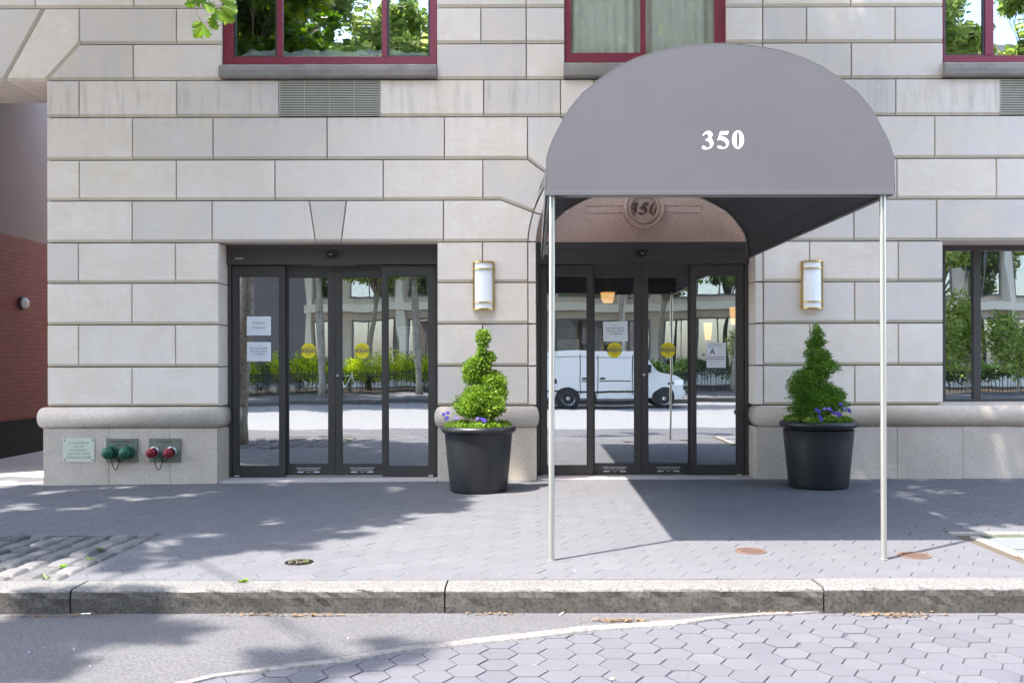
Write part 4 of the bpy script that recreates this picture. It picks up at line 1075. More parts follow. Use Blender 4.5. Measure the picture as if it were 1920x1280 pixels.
# ================================================================ PLANTERS
def leafcloud(mb, blobs, n, size, rg, mi=0, shell=.55, tb=(.5,.28), aspect=.45, up=.2, stretch=0):
    """leaf-sized quads scattered through ellipsoids: blobs = (cx,cy,cz,rx,ry,rz)"""
    vol=np.array([b[3]*b[4]+b[3]*b[5]+b[4]*b[5] for b in blobs]); cnt=(n*vol/vol.sum()).astype(int)
    for b,c in zip(blobs,cnt):
        d=rg.normal(size=(c,3)); d/=np.linalg.norm(d,axis=1)[:,None]
        rad=(shell+(1-shell)*rg.random(c)**.6)*(1+rg.normal(0,.07,c))
        # clumpy outline
        ph=rg.random(6)*6.28
        lump=1+.10*np.sin(d[:,0]*5+ph[0])*np.sin(d[:,1]*6+ph[1])+.09*np.sin(d[:,2]*9+ph[2])*np.sin(d[:,0]*8+ph[3])
        rad*=lump
        P=np.array(b[:3])+d*rad[:,None]*np.array(b[3:6])
        ax=d+rg.normal(0,.55,(c,3)); ax[:,2]+=up; ax/=np.linalg.norm(ax,axis=1)[:,None]
        ot=np.cross(ax,rg.normal(size=(c,3))); ot/=np.linalg.norm(ot,axis=1)[:,None]
        nn=np.cross(ax,ot); s=size*(.6+.8*rg.random(c))[:,None]
        a=P-ax*s*.5; t=P+ax*s*.5; l=P+ot*s*aspect*.5+nn*s*.1; r=P-ot*s*aspect*.5+nn*s*.1
        V=np.stack([a,l,t,r],1).reshape(-1,3); base=len(mb.v); mb.v+= [tuple(v) for v in V]
        tn=np.clip(rg.normal(tb[0],tb[1],c)+.12*np.sin(P[:,0]*9/size*.03+ph[4]),0,1)
        mb.f+=[(base+4*i,base+4*i+1,base+4*i+2,base+4*i+3) for i in range(c)]; mb.m+=[mi]*c; mb.t+=tn.tolist()
def planter(cx,cy,k,lab):
    z0=gz(cx,cy); p=thing('planter',lab,'planter',(cx,cy,z0),'black planter pots with clipped evergreens')
    a=MB(); a.lathe([(.335*k,0),(.345*k,.012),(.352*k,.05),(.40*k,.55),(.412*k,.70),(.418*k,.715),(.40*k,.72)],(cx,cy,z0),64); a.lathe([(.0005,.004),(.335*k,.0)],(cx,cy,z0),48)
    a.build('pot_body',[M['pot']],p,smooth=True,merge=True).modifiers.new('e','EDGE_SPLIT').split_angle=R(50)
    h=.765*k; rt=MB(); rt.lathe([(.41*k,h-.05),(.44*k,h-.045),(.456*k,h-.025),(.46*k,h),(.452*k,h+.022),(.43*k,h+.034),(.405*k,h+.03),(.395*k,h+.0),(.39*k,h-.06)],(cx,cy,z0),64); rt.build('rim',[M['pot']],p,smooth=True)
    s=MB(); s.lathe([(.0005,h-.005),(.392*k,h-.02)],(cx,cy,z0),32); s.build('soil',[M['soil']],p)
    return z0+h
PLX,PLY=WX(897,11.43),11.43-D; PRX,PRY=WX(1534,11.62),11.62-D
zL=planter(PLX,PLY,1.0,'black pot with rounded boxwood spiral between the two entrances')
zR=planter(PRX,PRY,1.035,'black pot with ragged juniper spiral right of the awning entrance')
def blobs_px(lst,d):
    out=[]
    for x,y,rx,rz,dy in lst: s=d/F; out.append((WX(x,d),d-D+dy,WZ(y,d),rx*s,rx*s*.95,rz*s))
    return out
bL=[(906,634,14,17,0),(904,655,9,10,-.02),(919,669,11,11,.0),(902,668,10,12,.06),(884,690,17,17,-.03),(893,677,12,10,-.02),(884,706,16,14,-.05),(905,698,12,22,.05),(926,706,16,12,.05),(936,720,15,18,.02),(938,738,14,16,.0),(903,744,33,26,-.05),(890,758,36,22,-.03),(915,757,30,22,-.06),(900,765,44,20,0),(907,688,15,13,.02),(899,674,13,11,.0),(912,712,18,12,0)]
bR_=[(1530,618,7,10,0),(1533,628,12,11,0),(1527,645,15,11,0),(1535,643,14,9,0),(1531,664,22,12,0),(1541,672,17,10,0),(1545,688,26,14,-.02),(1528,697,22,14,0),(1512,706,24,14,-.03),(1500,722,23,16,0),(1508,738,28,15,-.04),(1538,729,28,14,.02),(1558,742,26,14,0),(1530,752,40,18,-.04),(1520,768,38,16,0),(1555,762,30,14,-.02)]
bL=[(x,y,rx*1.09,rz*1.08,dy) for x,y,rx,rz,dy in bL]
bR=[(x,y,rx*1.13,rz*1.12,dy) for x,y,rx,rz,dy in bR_]+[(1520,716,22,14,.05),(1530,680,18,14,.04),(1538,706,20,14,.05)]
def shrub(nm,blb,d,leafm,n,size,lab,zsoil,cx,cy,aspect,inner):
    p=thing(nm,lab,'shrub',(cx,cy,zsoil),'clipped evergreens in black pots')
    a=MB(); B=blobs_px(blb,d); rg=np.random.default_rng(int(n))
    leafcloud(a,B,n,size,rg,0,.55,(.55,.25),aspect,.35)
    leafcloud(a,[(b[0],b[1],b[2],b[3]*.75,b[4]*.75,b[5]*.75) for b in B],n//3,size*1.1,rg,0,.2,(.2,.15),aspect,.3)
    a.build('foliage',[M[leafm]],p,norm=False)
    s=MB(); path=[(cx,cy,zsoil-.03)]
    for x,y,_,_,dy in blb[::-1][3::3]: path.append((cx+(WX(x,d)-cx)*.6,cy,WZ(y,d)))
    path.sort(key=lambda q:q[2]); s.tube(path,[.022-.014*i/len(path) for i in range(len(path))],8); s.build('trunk',[M['bark']],p)
shrub('boxwood_spiral',bL,11.43,'boxleaf',26000,.024,'bright green rounded boxwood clipped into a spiral',zL,PLX,PLY,.62,0)
shrub('juniper_spiral',bR,11.62,'junleaf',25000,.031,'darker ragged juniper trimmed into a tapering spiral',zR,PRX,PRY,.30,0)
# pansies and ground cover round the rims
def groundcover(cx,cy,z,k,n,nm,tb):
    a=MB(); rg=np.random.default_rng(n); B=[]
    for i in range(20):
        an=2*math.pi*i/20+rg.random()*.3; r=.33*k+rg.normal(0,.02); B.append((cx+r*math.cos(an),cy+r*math.sin(an),z+.035,.07,.07,.045+.015*rg.random()))
    leafcloud(a,B,n,.034,rg,0,.3,tb,.6,.4); tag(a.build(nm,[M['boxleaf']],None,norm=False),kind='stuff')
groundcover(PLX,PLY,zL,1.0,2600,'ground_cover_leaves',(.45,.25)); groundcover(PRX,PRY,zR,1.035,2800,'ground_cover_leaves',(.55,.3))
def pansy(x,y,d,n,seed,lab,zs,pale=False):
    cx=WX(x,d); cy=d-D; z=WZ(y,d); rr=random.Random(seed)
    p=thing('pansy',lab,'flower',(cx,cy,zs),'violet pansies planted round the pots')
    for q in range(n):
        fx,fy,fz=cx+rr.uniform(-.035,.035)*(n>1),cy+rr.uniform(-.02,.02),z+rr.uniform(-.022,.022)*(n>1)
        f=MB(); r=.0145
        for k_,an in enumerate((90,30,150,-30,210,270)):
            if k_==0: continue
            a=R(an)+rr.uniform(-.2,.2); c_=(fx+r*.75*math.cos(a),fy-.002*k_,fz+r*.75*math.sin(a)); m=10
            f.add([(c_[0]+r*.8*math.cos(2*math.pi*i/m),c_[1]+.003*math.sin(i*1.9),c_[2]+r*.8*math.sin(2*math.pi*i/m)) for i in range(m)],[tuple(range(m))],0,rr.random())
        f.ball((fx,fy-.014,fz),.0035,6,1)
        f.build('bloom',[M['petal2'] if pale else M['petal'],M['eye']],p,norm=False)
    s=MB(); s.tube([(cx,cy+.03,zs-.01),(cx,cy+.015,(z+zs)/2),(cx,cy+.006,z)],.0025,5); s.build('stem',[M['boxleaf']],p)
fl_=11.43-.36
pansy(839.5,773,fl_+.05,1,1,'violet pansy highest at the left rim of the boxwood pot',zL)
pansy(833,779,fl_+.1,2,2,'violet pansies leaning over the left rim of the boxwood pot',zL)
pansy(836.5,784,fl_+.05,1,3,'violet pansy low against the left rim of the boxwood pot',zL)
pansy(855.5,783,fl_,1,4,'pale lilac pansy left of middle in the boxwood pot',zL,True)
pansy(895,784,fl_-.06,1,5,'pale pansy next to the dark pair in the boxwood pot',zL,True)
pansy(904.5,786,fl_-.08,3,6,'dark violet pansy cluster under the middle of the boxwood',zL)
fr2=11.62-.36
pansy(1531.5,770,fr2,2,7,'violet pansies left of middle in the juniper pot',zR)
pansy(1549,765,fr2+.02,2,8,'pale violet pansy pair in the middle of the juniper pot',zR,True)
pansy(1557,767,fr2+.02,2,9,'violet pansies right of middle in the juniper pot',zR)
pansy(1570,776,fr2-.02,4,10,'largest dark violet pansy cluster in the juniper pot',zR)
pansy(1537,784,fr2-.06,2,11,'low violet pansy at the front rim of the juniper pot',zR)
pansy(1576,761,fr2+.06,2,12,'violet pansies standing tallest in the juniper pot',zR)
pansy(1583,767,fr2+.08,1,13,'pale pansy behind the right rim of the juniper pot',zR,True)
pansy(1596,770.5,fr2+.12,2,14,'violet pansies at the far right of the juniper pot',zR)

# ================================================================ PASSAGE AT THE LEFT
bw=thing('brick_passage_wall','red brick wall with black painted foot inside the covered passage','wall',(-8.9,6,0))
m=MB(); m.box(-9.3,-8.9,.35,22,.56,3.75); m.build('brick_face',[M['brick']],bw)
m=MB(); m.box(-9.3,-8.885,.35,22,-.3,.56); m.box(-8.9,-8.87,.35,22,.5,.56); m.build('painted_foot',[M['darkbase']],bw)
m=MB(); m.box(-9.3,-8.90,.35,22,3.75,7.0); m.build('stucco_face',[M['stucco']],bw)
m=MB(); m.box(-10.6,-6.35,.62,4.5,6.6,7.0); m.box(-6.385,-6.355,1.12,22,-.3,7.0); m.box(-10.6,-9.2,.36,1.1,-.3,7.0); m.build('passage_lining',[M['stucco']],bld)
lz=WZ(566,16.4); ly=16.4-D
pl_=thing('bulkhead_light','round bulkhead light on the red brick wall','wall lamp',(-8.9,ly,lz))
m=MB(); m.lathe([(.11,0),(.12,.03),(.10,.06)],(0,0,0),24,'y'); 
for i,v in enumerate(m.v): m.v[i]=(-8.9-v[1],ly+v[0],lz+v[2])
m.build('housing',[M['bronze']],pl_,smooth=True)
m=MB(); m.ball((-8.83,ly,lz),(.07,.095,.095),16); m.build('lens',[M['opal']],pl_,smooth=True)

# ================================================================ TREES
def tree(name,lab,base,height,clusters,nleaf,size,leafm,seed,trunk_r=.2,group=None,lean=(0,0),fork=.38,tb=(.5,.25)):
    rg=np.random.default_rng(seed); rr=random.Random(seed)
    p=thing(name,lab,'tree',base,group)
    t=MB(); bx_,by_,bz_=base; fx,fy,fz=bx_+lean[0],by_+lean[1],bz_+height*fork
    pts=[]; rad=[]
    for i in range(9):
        u=i/8; pts.append((bx_+lean[0]*u+.08*math.sin(u*4+seed),by_+lean[1]*u+.06*math.cos(u*5+seed)-.06,bz_-.15+(fz-bz_+.15)*u)); rad.append(trunk_r*(1.35 if i==0 else 1.1 if i==1 else 1-.3*u))
    t.tube(pts,rad,14)
    f0=Vector(pts[-1])
    for c in clusters:
        e=Vector(c[:3]); mid=f0.lerp(e,.5)+Vector((rr.uniform(-.3,.3),rr.uniform(-.3,.3),rr.uniform(.1,.5)))
        r_=trunk_r*(rr.uniform(.07,.12) if leafm=='treeleaf' else rr.uniform(.13,.22)); t.tube([f0+Vector((0,0,-.15)),f0.lerp(mid,.5)+Vector((rr.uniform(-.1,.1),0,.08)),mid,mid.lerp(e,.6),e],[r_*1.5,r_*1.2,r_,r_*.6,r_*.25],7)
        for k in range(3):
            q=e+Vector((rr.uniform(-1,1)*c[3],rr.uniform(-1,1)*c[4],rr.uniform(-.6,.8)*c[5]))*.8; t.tube([mid.lerp(e,.5),e.lerp(q,.4)+Vector((0,0,.1)),q],[r_*.5,r_*.3,.008],5)
    t.build('trunk',[M['bark']],p,norm=False,smooth=True)
    a=MB(); B=[]
    for c in clusters:                      # every big cluster becomes several loose sprays with air between
        k=15 if leafm=='treeleaf' else 9
        for i in range(k):
            d=rg.normal(size=3); d/=np.linalg.norm(d); q=(.98 if leafm=='treeleaf' else .75)*rg.random()**.5; s_=(.20+.20*rg.random()) if leafm=='treeleaf' else (.30+.22*rg.random())
            B.append((c[0]+d[0]*q*c[3],c[1]+d[1]*q*c[4],c[2]+d[2]*q*c[5],c[3]*s_,c[4]*s_,c[5]*s_*.8))
    leafcloud(a,B,nleaf,size,rg,0,.15,tb,.6,0.0)
    a.build('crown',[M[leafm]],p,norm=False)
    return p
# left oak: crown sits up-sun of the shaded pavement
SX,SY=-.391,-.291
rr=random.Random(2); cl_=[]
for gx_,gy_,h,r in ((-7.8,-.8,7.2,1.0),(-7.6,-2.2,7.6,1.1),(-8.2,-3.4,6.6,1.0),(-6.2,-.7,8.0,1.0),(-6.0,-2.0,7.0,1.1),(-6.4,-3.4,7.4,.9),(-4.6,-.6,8.2,1.0),(-4.4,-1.9,7.3,1.05),(-4.6,-3.0,8.6,.9),(-3.0,-.7,7.6,.95),(-2.9,-1.9,7.0,1.0),(-3.1,-3.0,7.2,.75),(-1.6,-1.2,7.4,.85),(-1.5,-2.3,6.8,.85),(-2.0,-3.2,7.0,.55),(-7.0,-5.0,6.6,.9),(-4.9,-4.9,7.0,.7),(-3.0,-6.6,7.6,.8),(-4.6,-7.3,7.2,.8),(-1.0,-.4,8.6,.6),(-5.6,-7.9,8,.8),(-3.6,-4.4,7.5,.5),(-2.3,-.7,7.8,.8),(-5.3,-4.1,7.7,.7),(-7.4,-4.5,7.2,.9),(-5.2,-1.2,6.9,.9),(-3.7,-2.6,7.9,.9),(-7.0,-1.4,8.2,.9),(-9.3,-2.2,7.4,1.1),(-5.6,-2.9,6.8,.9),(-2.4,-1.6,8.6,.8),(-4.0,-3.9,7.2,.6),(-2.4,-4.2,7.8,.5),(-5.4,-5.0,8.0,.5),(-1.8,-3.9,8.4,.4),(-6.6,-4.2,8.2,.8),(-3.1,-5.0,9,.4),(-1.2,-6.9,9.5,.5),(-3.9,-3.2,8.0,.9),(-2.6,-3.7,7.4,.7),(-5.0,-3.6,8.6,.9),(-3.5,-1.2,7.2,1.0),(-1.9,-2.8,7.6,.7),(-4.5,-4.9,7.7,.6),(-1.3,-1.6,8.0,.7),(-5.8,-5.3,7.4,.6),(-2.9,-4.6,8,.45),(-6.0,-6.6,9,.6)):
    r*=1.12
    cl_.append((gx_+SX*h,gy_+SY*h,h,r,r,r*.8))
LT=(-5.45,-4.75,-.05)
def facade_shade(xs,z0,z1,rr_,yc=-2.6):  # unseen upper leaf clusters, added to keep direct sun off the facade
    out=[]; z=z0
    while z<z1:
        for x in xs:
            zz=z+rr_.uniform(-.4,.4); y=yc+rr_.uniform(-.6,.6); h=zz-y*3.44
            out.append((x+y*1.345+rr_.uniform(-.35,.35),y,h,1.15,.95,.95))
        z+=1.45
    return out
rh=random.Random(77)
cl_+=facade_shade([-6.8,-5.4,-4.0,-2.6,-1.2],1.2,7.5,rh)
tl=tree('oak_tree','oak tree at the left of the frame whose twig hangs before the red window',LT,17,cl_,125000,.17,'treeleaf',5,.19,None,(.0,-.2),.27)
cr_=[]
for gx_,gy_,h,r in ((3.7,-.6,7.4,.8),(5.0,-.5,7.8,1.0),(6.4,-.7,7.6,1.0),(4.2,-1.7,7.0,.9),(5.6,-1.9,7.8,1.0),(7.2,-1.8,7.6,1.1),(5.0,-2.8,7.0,.7),(6.6,-3.0,7.2,.9),(8.6,-1.4,7.2,1.1),(8.2,-3.2,7.4,1.0),(2.9,-.2,8.2,.6),(7.9,-8.1,7.4,.9),(6.2,-9.0,8.0,.8),(4.6,-8.5,8.4,.5),(4.4,-.9,8,.9),(5.8,-1.0,7,.9),(6.2,-2.4,7.4,.9),(4.9,-2.2,7.9,.8),(4.8,-2.7,7.4,.8),(5.3,-2.0,8,.8),(4.5,-3.1,7.8,.6),(5.7,-3.3,7.2,.8),(4.0,-1.9,8,.7),(1.6,-8.3,12,.5),(3.2,-7.6,12.5,.5),(2.6,-9.0,12,.6),(5.2,-7.3,11,.45)):
    cr_.append((gx_+SX*h,gy_+SY*h,h,r,r,r*.8))
RT=(5.45,-4.7,0)
cr_+=facade_shade([2.6,4.0,5.4,6.8,8.2,9.6],1.2,7.5,rh)+facade_shade([-.7,.4,1.5],3.4,8.4,rh,-3.0)
tree('oak_tree','oak tree standing in the flagged pit right of the awning',RT,17,cr_,80000,.17,'treeleaf',9,.17,None,(.1,.0),.27)
# the twig in view
def oakleaf(mb,c,ang,l,tilt,t):
    o=[(0,0),(.06,.12),(.20,.20),(.14,.32),(.34,.46),(.20,.55),(.38,.72),(.18,.80),(.14,.93),(0,1)]
    pts=o+[(-x,y) for x,y in o[-2:0:-1]]
    ca,sa=math.cos(ang),math.sin(ang); V=[]
    for x,y in pts:
        X=x*l; Y=y*l; yy=abs(x)*l*.35; 
        X2=X*math.cos(tilt); V.append((c[0]+Y*ca-X2*sa,c[1]+yy+X*math.sin(tilt),c[2]+Y*sa+X2*ca))
    V.append((c[0]+.5*l*ca,c[1],c[2]+.5*l*sa)); n=len(pts)
    mb.add(V,[(i,(i+1)%n,n) for i in range(n)],0,t)
td=8.4; s_=td/F; tw=MB(); q=lambda x,y,dy=0:(WX(x,td),td-D+dy,WZ(y,td))
for x,y,an,l,ti,t in ((379,36,205,24,.3,.75),(381,41,232,32,.5,.85),(384,46,290,30,.7,.7),(386,38,20,16,1.0,.7),(394,30,-62,26,.3,.8),(400,22,-100,28,.6,.75),(404,14,-35,44,.3,.9),(416,12,-20,34,.2,.85),(400,10,-60,36,.7,.45),(372,2,190,26,.5,.5),(380,4,-10,26,.4,.35),(386,8,-45,26,.5,.95),(410,-6,-20,36,.3,.6),(392,-8,200,34,.3,.6),(420,4,-60,34,.4,.7),(412,16,-75,26,.9,.4),(366,-12,160,30,.4,.5),(408,-20,70,36,.3,.7),(430,2,-50,22,.4,.9),(385,-2,-80,20,.6,.5)):
    oakleaf(tw,q(x,y,rr.uniform(-.05,.05)),R(an),l*s_,ti,t)
tw.build('leaf_spray',[M['treeleaf']],tl,norm=False)
tb_=MB(); tb_.tube([q(345,-80),q(360,-20),q(368,4),q(371,26),q(378,38),q(390,46),q(402,58)],[.02,.008,.005,.003,.003,.0035,.002],6); tb_.tube([q(360,-20),q(385,-6),q(400,6),q(420,14)],[.006,.005,.004,.002],6); tb_.tube([q(395,32),q(408,40),q(411,48)],[.002,.002,.002],5)
tb_.tube([q(345,-80),(-4.2,-4.6,5.8),(-5.4,-4.9,4.5)],[.02,.035,.05],7)
tb_.build('twig',[M['bark']],tl,norm=False,smooth=True)

# ================================================================ THE OTHER SIDE OF THE STREET (seen mirrored in the glass)
fk=MB(); fk.box(-90,90,-24.3,-24,-.4,0); tag(fk.build('far_kerb',[M['kerb']],None),kind='structure')
fs=MB(); fs.box(-90,90,-31.2,-24.3,-.4,-.004); tag(fs.build('far_sidewalk',[M['paver']],None),kind='structure')
fd=MB(); fd.box(-90,90,-40,-31.2,-.4,.02); tag(fd.build('planting_bed_ground',[M['dirt']],None),kind='structure')
fn=thing('iron_fence','low black iron picket fence across the street mirrored in the doors','fence',(0,-31.4,0))
m=MB(); 
for z in (.16,.92,.80): m.box(-26,30,-31.42,-31.38,z,z+.035)
m.build('rail',[M['iron']],fn)
m=MB()
for i in range(374):
    x=-26+i*.15; m.box(x-.011,x+.011,-31.41,-31.39,0,1.08)
m.build('pickets',[M['iron']],fn)
# golden shrubs and dark hedge
def bush(x,y,w,h,leafm,seed,lab,n=2600,size=.11,grp=None):
    rg=np.random.default_rng(seed); a=MB(); B=[]
    for i in range(7): B.append((x+rg.uniform(-.6,.6)*w/2,y+rg.uniform(-.4,.4),h*rg.uniform(.45,.75),w*.28,.5,h*.32))
    leafcloud(a,B,n,size,rg,0,.3,(.55,.28),.6,.2)
    p=thing('shrub',lab,'shrub',(x,y,0),grp); a.build('foliage',[M[leafm]],p,norm=False)
    s=MB()
    for k in range(4): s.tube([(x+rg.uniform(-.1,.1),y,0),(x+rg.uniform(-.5,.5),y+rg.uniform(-.2,.2),h*.6)],[.03,.012],6)
    s.build('stems',[M['bark']],p,norm=False)
for i,(x,w,h) in enumerate(((-13.6,2.6,1.9),(-11.2,2.8,2.2),(-8.2,2.2,1.7),(-6.3,2.8,2.0),(-4.2,1.8,1.7),(-15.8,2.4,1.7))): bush(x,-32.6,w,h,'shrubleaf',40+i,'golden green shrub behind the iron fence mirrored in the left doors',grp='golden shrubs behind the fence')
for i in range(16): bush(-26+i*3.5,-34.4,3.8,1.6+.3*math.sin(i*2.1),'dshrubleaf',60+i,'dark hedge shrub behind the golden shrubs across the street',3000,.13,'dark hedge shrubs across the street')
for i,x in enumerate((16.5,18.6,20.6,22.8,25.2)): bush(x,-30.3+.5*(i%2),3.0,3.6+.6*(i%3),'farleaf',90+i,'tall leafy bush across the street mirrored in the right window',5200,.16,'tall bushes mirrored in the right window')
# street trees: three kinds, then copies
def fartree(seed,h,lab,grp):
    rg=random.Random(seed); cl=[]
    for i in range(27):
        a=rg.uniform(0,6.28); z=rg.uniform(.36,.97)*h; r=rg.uniform(.4,3.6)*(1.25-z/h*.7); cl.append((r*math.cos(a),r*math.sin(a),z,rg.uniform(1.2,1.9),rg.uniform(1.2,1.9),rg.uniform(1.0,1.5)))
    return tree('street_tree',lab,(0,0,0),h,cl,27000,.27,'farleaf',seed,.17,grp,(rg.uniform(-.4,.4),0),.30,(.5,.3))
FG='street trees across the road'
protos=[fartree(101,18,'',FG),fartree(102,20,'',FG),fartree(103,16,'',FG)]
spots=[(-13.8,-26.2,0,1,.3),(-9.0,-26.4,1,1,1.2),(-4.7,-28.2,2,1.05,2.2),(3.8,-33.5,0,1.1,3.3),(10.2,-29.5,1,.95,4.1),(15.5,-27,2,1.1,.7),(19.5,-32,0,1,5),(23.5,-28.5,1,1,2.8),(-19,-28,2,1.1,1.9),(-24,-33,1,1,3.9),(-16.5,-34,1,1.1,5.2),(28,-31,2,1.2,.1),(-7.6,-35,0,.95,2.6),(7,-36.5,2,1.0,1),(33,-28,0,1,1),(-30,-28,0,1,1),(-.9,-25.4,1,.9,4.4)]
for i,(x,y,k,s_,rz) in enumerate(spots):
    o=protos[i] if i<3 else copy_tree(protos[k])
    if i<3 : o=protos[i]
    o.location=(x,y,0); o.scale=(s_,s_,s_); o.rotation_euler.z=rz
    o['label']='leafy street tree across the road, seen only mirrored in the glass'; o['group']=FG
# opposite building
ob=thing('opposite_building','pale stone building with dark glass seen mirrored in the entrance doors','building',(0,-41,0))
m=MB(); m.box(-13,34,-50,-41,-.3,19.5,0); m.box(-60,-13.2,-52,-44,-.3,21,1); m.box(34.2,70,-52,-43,-.3,13,1)
m.build('wall',[M['fac2'],M['fac3']],ob)
m=MB()
for z in (4.4,8.6,12.8,17.0): m.box(-13.3,34.3,-41.0,-40.4,z,z+.45)
m.box(-13.3,34.3,-41,-40.6,0,.7)
for i in range(17):
    x=-13+i*2.93
    if i%2==0: m.box(x-.22,x+.22,-41,-40.55,.7,15.3)
m.build('stone_band',[M['band']],ob)
wf=None
for j,z in enumerate((.95,5.3,9.5,13.7)):
    for i in range(16):
        x=-11.5+i*2.93
        if wf is None:
            f=MB(); f.box(x-1.1,x+1.1,-40.99,-40.93,z-.1,z+3.0); f.box(x-.03,x+.03,-40.93,-40.88,z,z+2.9); wf=f.build('window',[M['fac3']],ob); g=MB(); g.face([(x-1,-40.92,z),(x+1,-40.92,z),(x+1,-40.92,z+2.9),(x-1,-40.92,z+2.9)]); wp=g.build('pane',[M['dglass']],wf,norm=False); X0,Z0=x,z
        else:
            c=wf.copy(); C.objects.link(c); c.parent=ob; c.location=wf.location+Vector((x-X0,0,z-Z0)); d=wp.copy(); C.objects.link(d); d.parent=c; d.location=wp.location
# parked van
van=thing('parked_van','white cargo van parked across the road mirrored in the right doors','van',(3.1,-21.4,ZR))
vx0,vx1=.15,5.72; vy0,vy1=-22.4,-20.4; vz=ZR
def vp(pts): return [(x,vz+z) for x,z in pts]
prof_v=vp([(vx0,.42),(vx0-.0,.6),(vx0+.04,1.95),(vx0+.12,2.08),(3.9,2.10),(4.25,2.02),(4.72,1.32),(5.35,1.16),(5.62,1.02),(5.70,.78),(5.72,.48),(5.62,.36)])
m=MB(); m.prism(prof_v,vy0,vy1); m.build('body',[M['van']],van,bevel=.06)
m=MB()
for y,s_ in ((vy1+.004,1),(vy0-.004,-1)):
    m.prism(vp([(3.42,1.28),(3.42,1.86),(4.14,1.86),(4.50,1.30)]),y-.006,y+.006)
m.add([(4.33,vy0+.12,vz+1.90),(4.33,vy1-.12,vz+1.90),(4.735,vy1-.12,vz+1.33),(4.735,vy0+.12,vz+1.33)],[(0,1,2,3)])
m.build('side_window',[M['black']],van,norm=False)
m=MB()
for y in (vy1+.003,): 
    for x in (3.36,2.05,.55): m.box(x-.012,x+.012,y,y+.004,vz+.5,vz+1.95)
    m.box(4.3,4.32,y,y+.004,vz+.5,vz+1.2)
    m.box(.2,3.3,y,y+.004,vz+1.86,vz+1.875); m.box(.25,4.4,y,y+.012,vz+.60,vz+.66)
    m.box(3.48,3.66,y,y+.03,vz+1.08,vz+1.14); m.box(2.12,2.3,y,y+.03,vz+1.08,vz+1.14); m.box(2.1,3.3,y,y+.008,vz+1.0,vz+1.03); m.box(1.1,1.28,y,y+.006,vz+.9,vz+1.08)
    m.box(vx0+.05,vx0+.13,y,y+.02,vz+.9,vz+1.35); m.box(5.05,5.25,y,y+.01,vz+.86,vz+.94)
m.build('door_seam',[M['chain']],van)
for y in (vy1,vy0):
    m=MB(); m.box(5.3,5.715,y-.05,y+.012,vz+.8,vz+1.0) if y==vy1 else m.box(5.3,5.715,y-.012,y+.05,vz+.8,vz+1.0); m.build('headlight',[M['opal']],van)
m=MB(); m.box(vx0-.08,vx0+.1,vy0+.05,vy1-.05,vz+.4,vz+.6); m.box(5.6,5.82,vy0+.05,vy1-.05,vz+.38,vz+.62); m.build('bumper',[M['chrome']],van,bevel=.03)
m=MB(); m.box(4.32,4.5,vy1,vy1+.2,vz+1.28,vz+1.58); m.build('mirror',[M['black']],van,bevel=.02)
for x in (1.62,4.93):
    for y in (vy1-.185,vy0):
        wv=MB(); 
        wv.lathe([(.22,0),(.33,-.0),(.36,-.03),(.36,-.2),(.33,-.23),(.22,-.23)],(x,y+(.0 if y>-22 else 0),vz+.36),32,'y')
        wo=wv.build('wheel',[M['tyre']],van)
        h=MB(); h.lathe([(.0005,-.20),(.06,-.21),(.08,-.19),(.19,-.17),(.225,-.20),(.225,0)],(x,y,vz+.36),24,'y'); h.build('hubcap',[M['chrome']],wo)
m=MB()
for x in (1.62,4.93): m.lathe([(.0005,-.205),(.41,-.205),(.41,-.05)],(x,vy1-.2,vz+.38),32,'y')
m.build('wheel_arch',[M['black']],van)
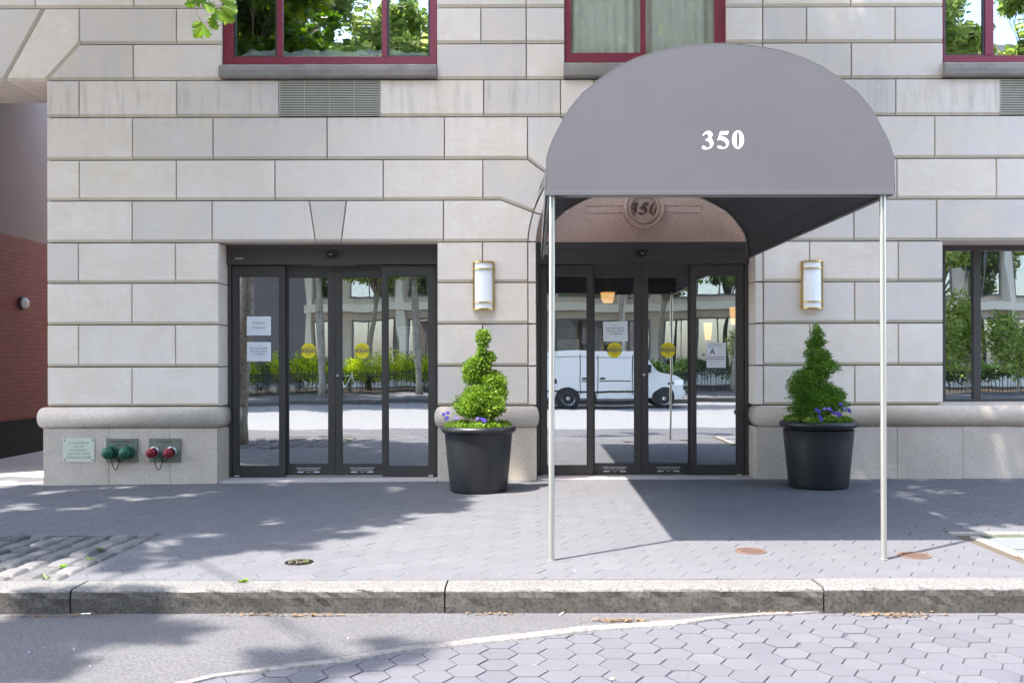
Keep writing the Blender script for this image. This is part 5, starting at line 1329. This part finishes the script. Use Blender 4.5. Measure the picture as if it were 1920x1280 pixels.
# parked bicycles
def bike(x,rot,lab):
    p=thing('bicycle',lab,'bicycle',(x,-30.9,0),'bicycles parked at the far fence')
    y=-30.9
    for sx in (-.52,.52):
        w_=MB(); n_=28; w_.tube([(x+sx+.33*math.cos(2*math.pi*i/n_),y,.34+.33*math.sin(2*math.pi*i/n_)) for i in range(n_+1)],.02,6); wo=w_.build('wheel',[M['tyre']],p)
        s=MB()
        for k in range(10): a=math.pi*k/10; s.cyl((x+sx-.32*math.cos(a),y,.34-.32*math.sin(a)),(x+sx+.32*math.cos(a),y,.34+.32*math.sin(a)),.003,n=4)
        s.build('spokes',[M['chrome']],wo,norm=False)
    f=MB(); A=(x-.52,y,.34);B=(x-.12,y,.30);Cc=(x-.22,y,.82);Dd=(x+.36,y,.85);E=(x+.52,y,.34)
    for a,b in ((A,B),(A,Cc),(B,Cc),(Cc,Dd),(B,Dd),(Dd,E),(Dd,(x+.32,y,1.0))): f.cyl(a,b,.018,n=8)
    f.build('frame',[M['chrome'] if rot else M['black']],p)
    f=MB(); f.box(x-.36,x-.12,y-.06,y+.06,.88,.94); f.build('saddle',[M['black']],p,bevel=.02)
    f=MB(); f.tube([(x+.28,y-.28,1.02),(x+.34,y-.1,1.04),(x+.34,y+.1,1.04),(x+.28,y+.28,1.02)],.014,6); f.build('handlebar',[M['black']],p)
bike(-11.9,0,'dark bicycle leftmost by the fence mirrored in the left doors'); bike(-9.4,0,'black bicycle at the trunk mirrored in the left doors'); bike(-8.2,1,'silver bicycle mirrored at the middle of the left doors')

# ================================================================ LIGHT, SKY, CAMERA
w=bpy.data.worlds.new('World'); S.world=w; w.use_nodes=True; nt=w.node_tree; nt.nodes.clear()
bg=nt.nodes.new('ShaderNodeBackground'); sky=nt.nodes.new('ShaderNodeTexSky'); out=nt.nodes.new('ShaderNodeOutputWorld')
sky.sky_type='NISHITA'; sky.sun_disc=False; sky.sun_elevation=R(64); sky.sun_rotation=R(-126.6); sky.air_density=1.0; sky.dust_density=1.6; sky.ozone_density=1.0
nt.links.new(sky.outputs[0],bg.inputs[0]); bg.inputs[1].default_value=.15; nt.links.new(bg.outputs[0],out.inputs[0])
sd=bpy.data.lights.new('sun','SUN'); sd.energy=2.4; sd.angle=R(.85); sd.color=(1,.955,.89); so=bpy.data.objects.new('sun',sd); C.objects.link(so)
so.rotation_euler=Vector((1.13,.84,-2.89)).to_track_quat('-Z','Y').to_euler()
cam=bpy.data.cameras.new('camera'); co=bpy.data.objects.new('camera',cam); C.objects.link(co); S.camera=co
co.location=(0,-D,EYE); co.rotation_euler=(R(90),R(.13),0); cam.sensor_width=36; cam.lens=F/1920*36; cam.shift_x=-29/1920; cam.shift_y=34/1920; cam.clip_end=2000; cam.clip_start=.05
S.view_settings.view_transform='Standard'; S.view_settings.look='None'; S.view_settings.exposure=2.84; S.view_settings.gamma=1
S.cycles.max_bounces=10; S.cycles.transparent_max_bounces=12; S.cycles.glossy_bounces=4; S.cycles.sample_clamp_indirect=8
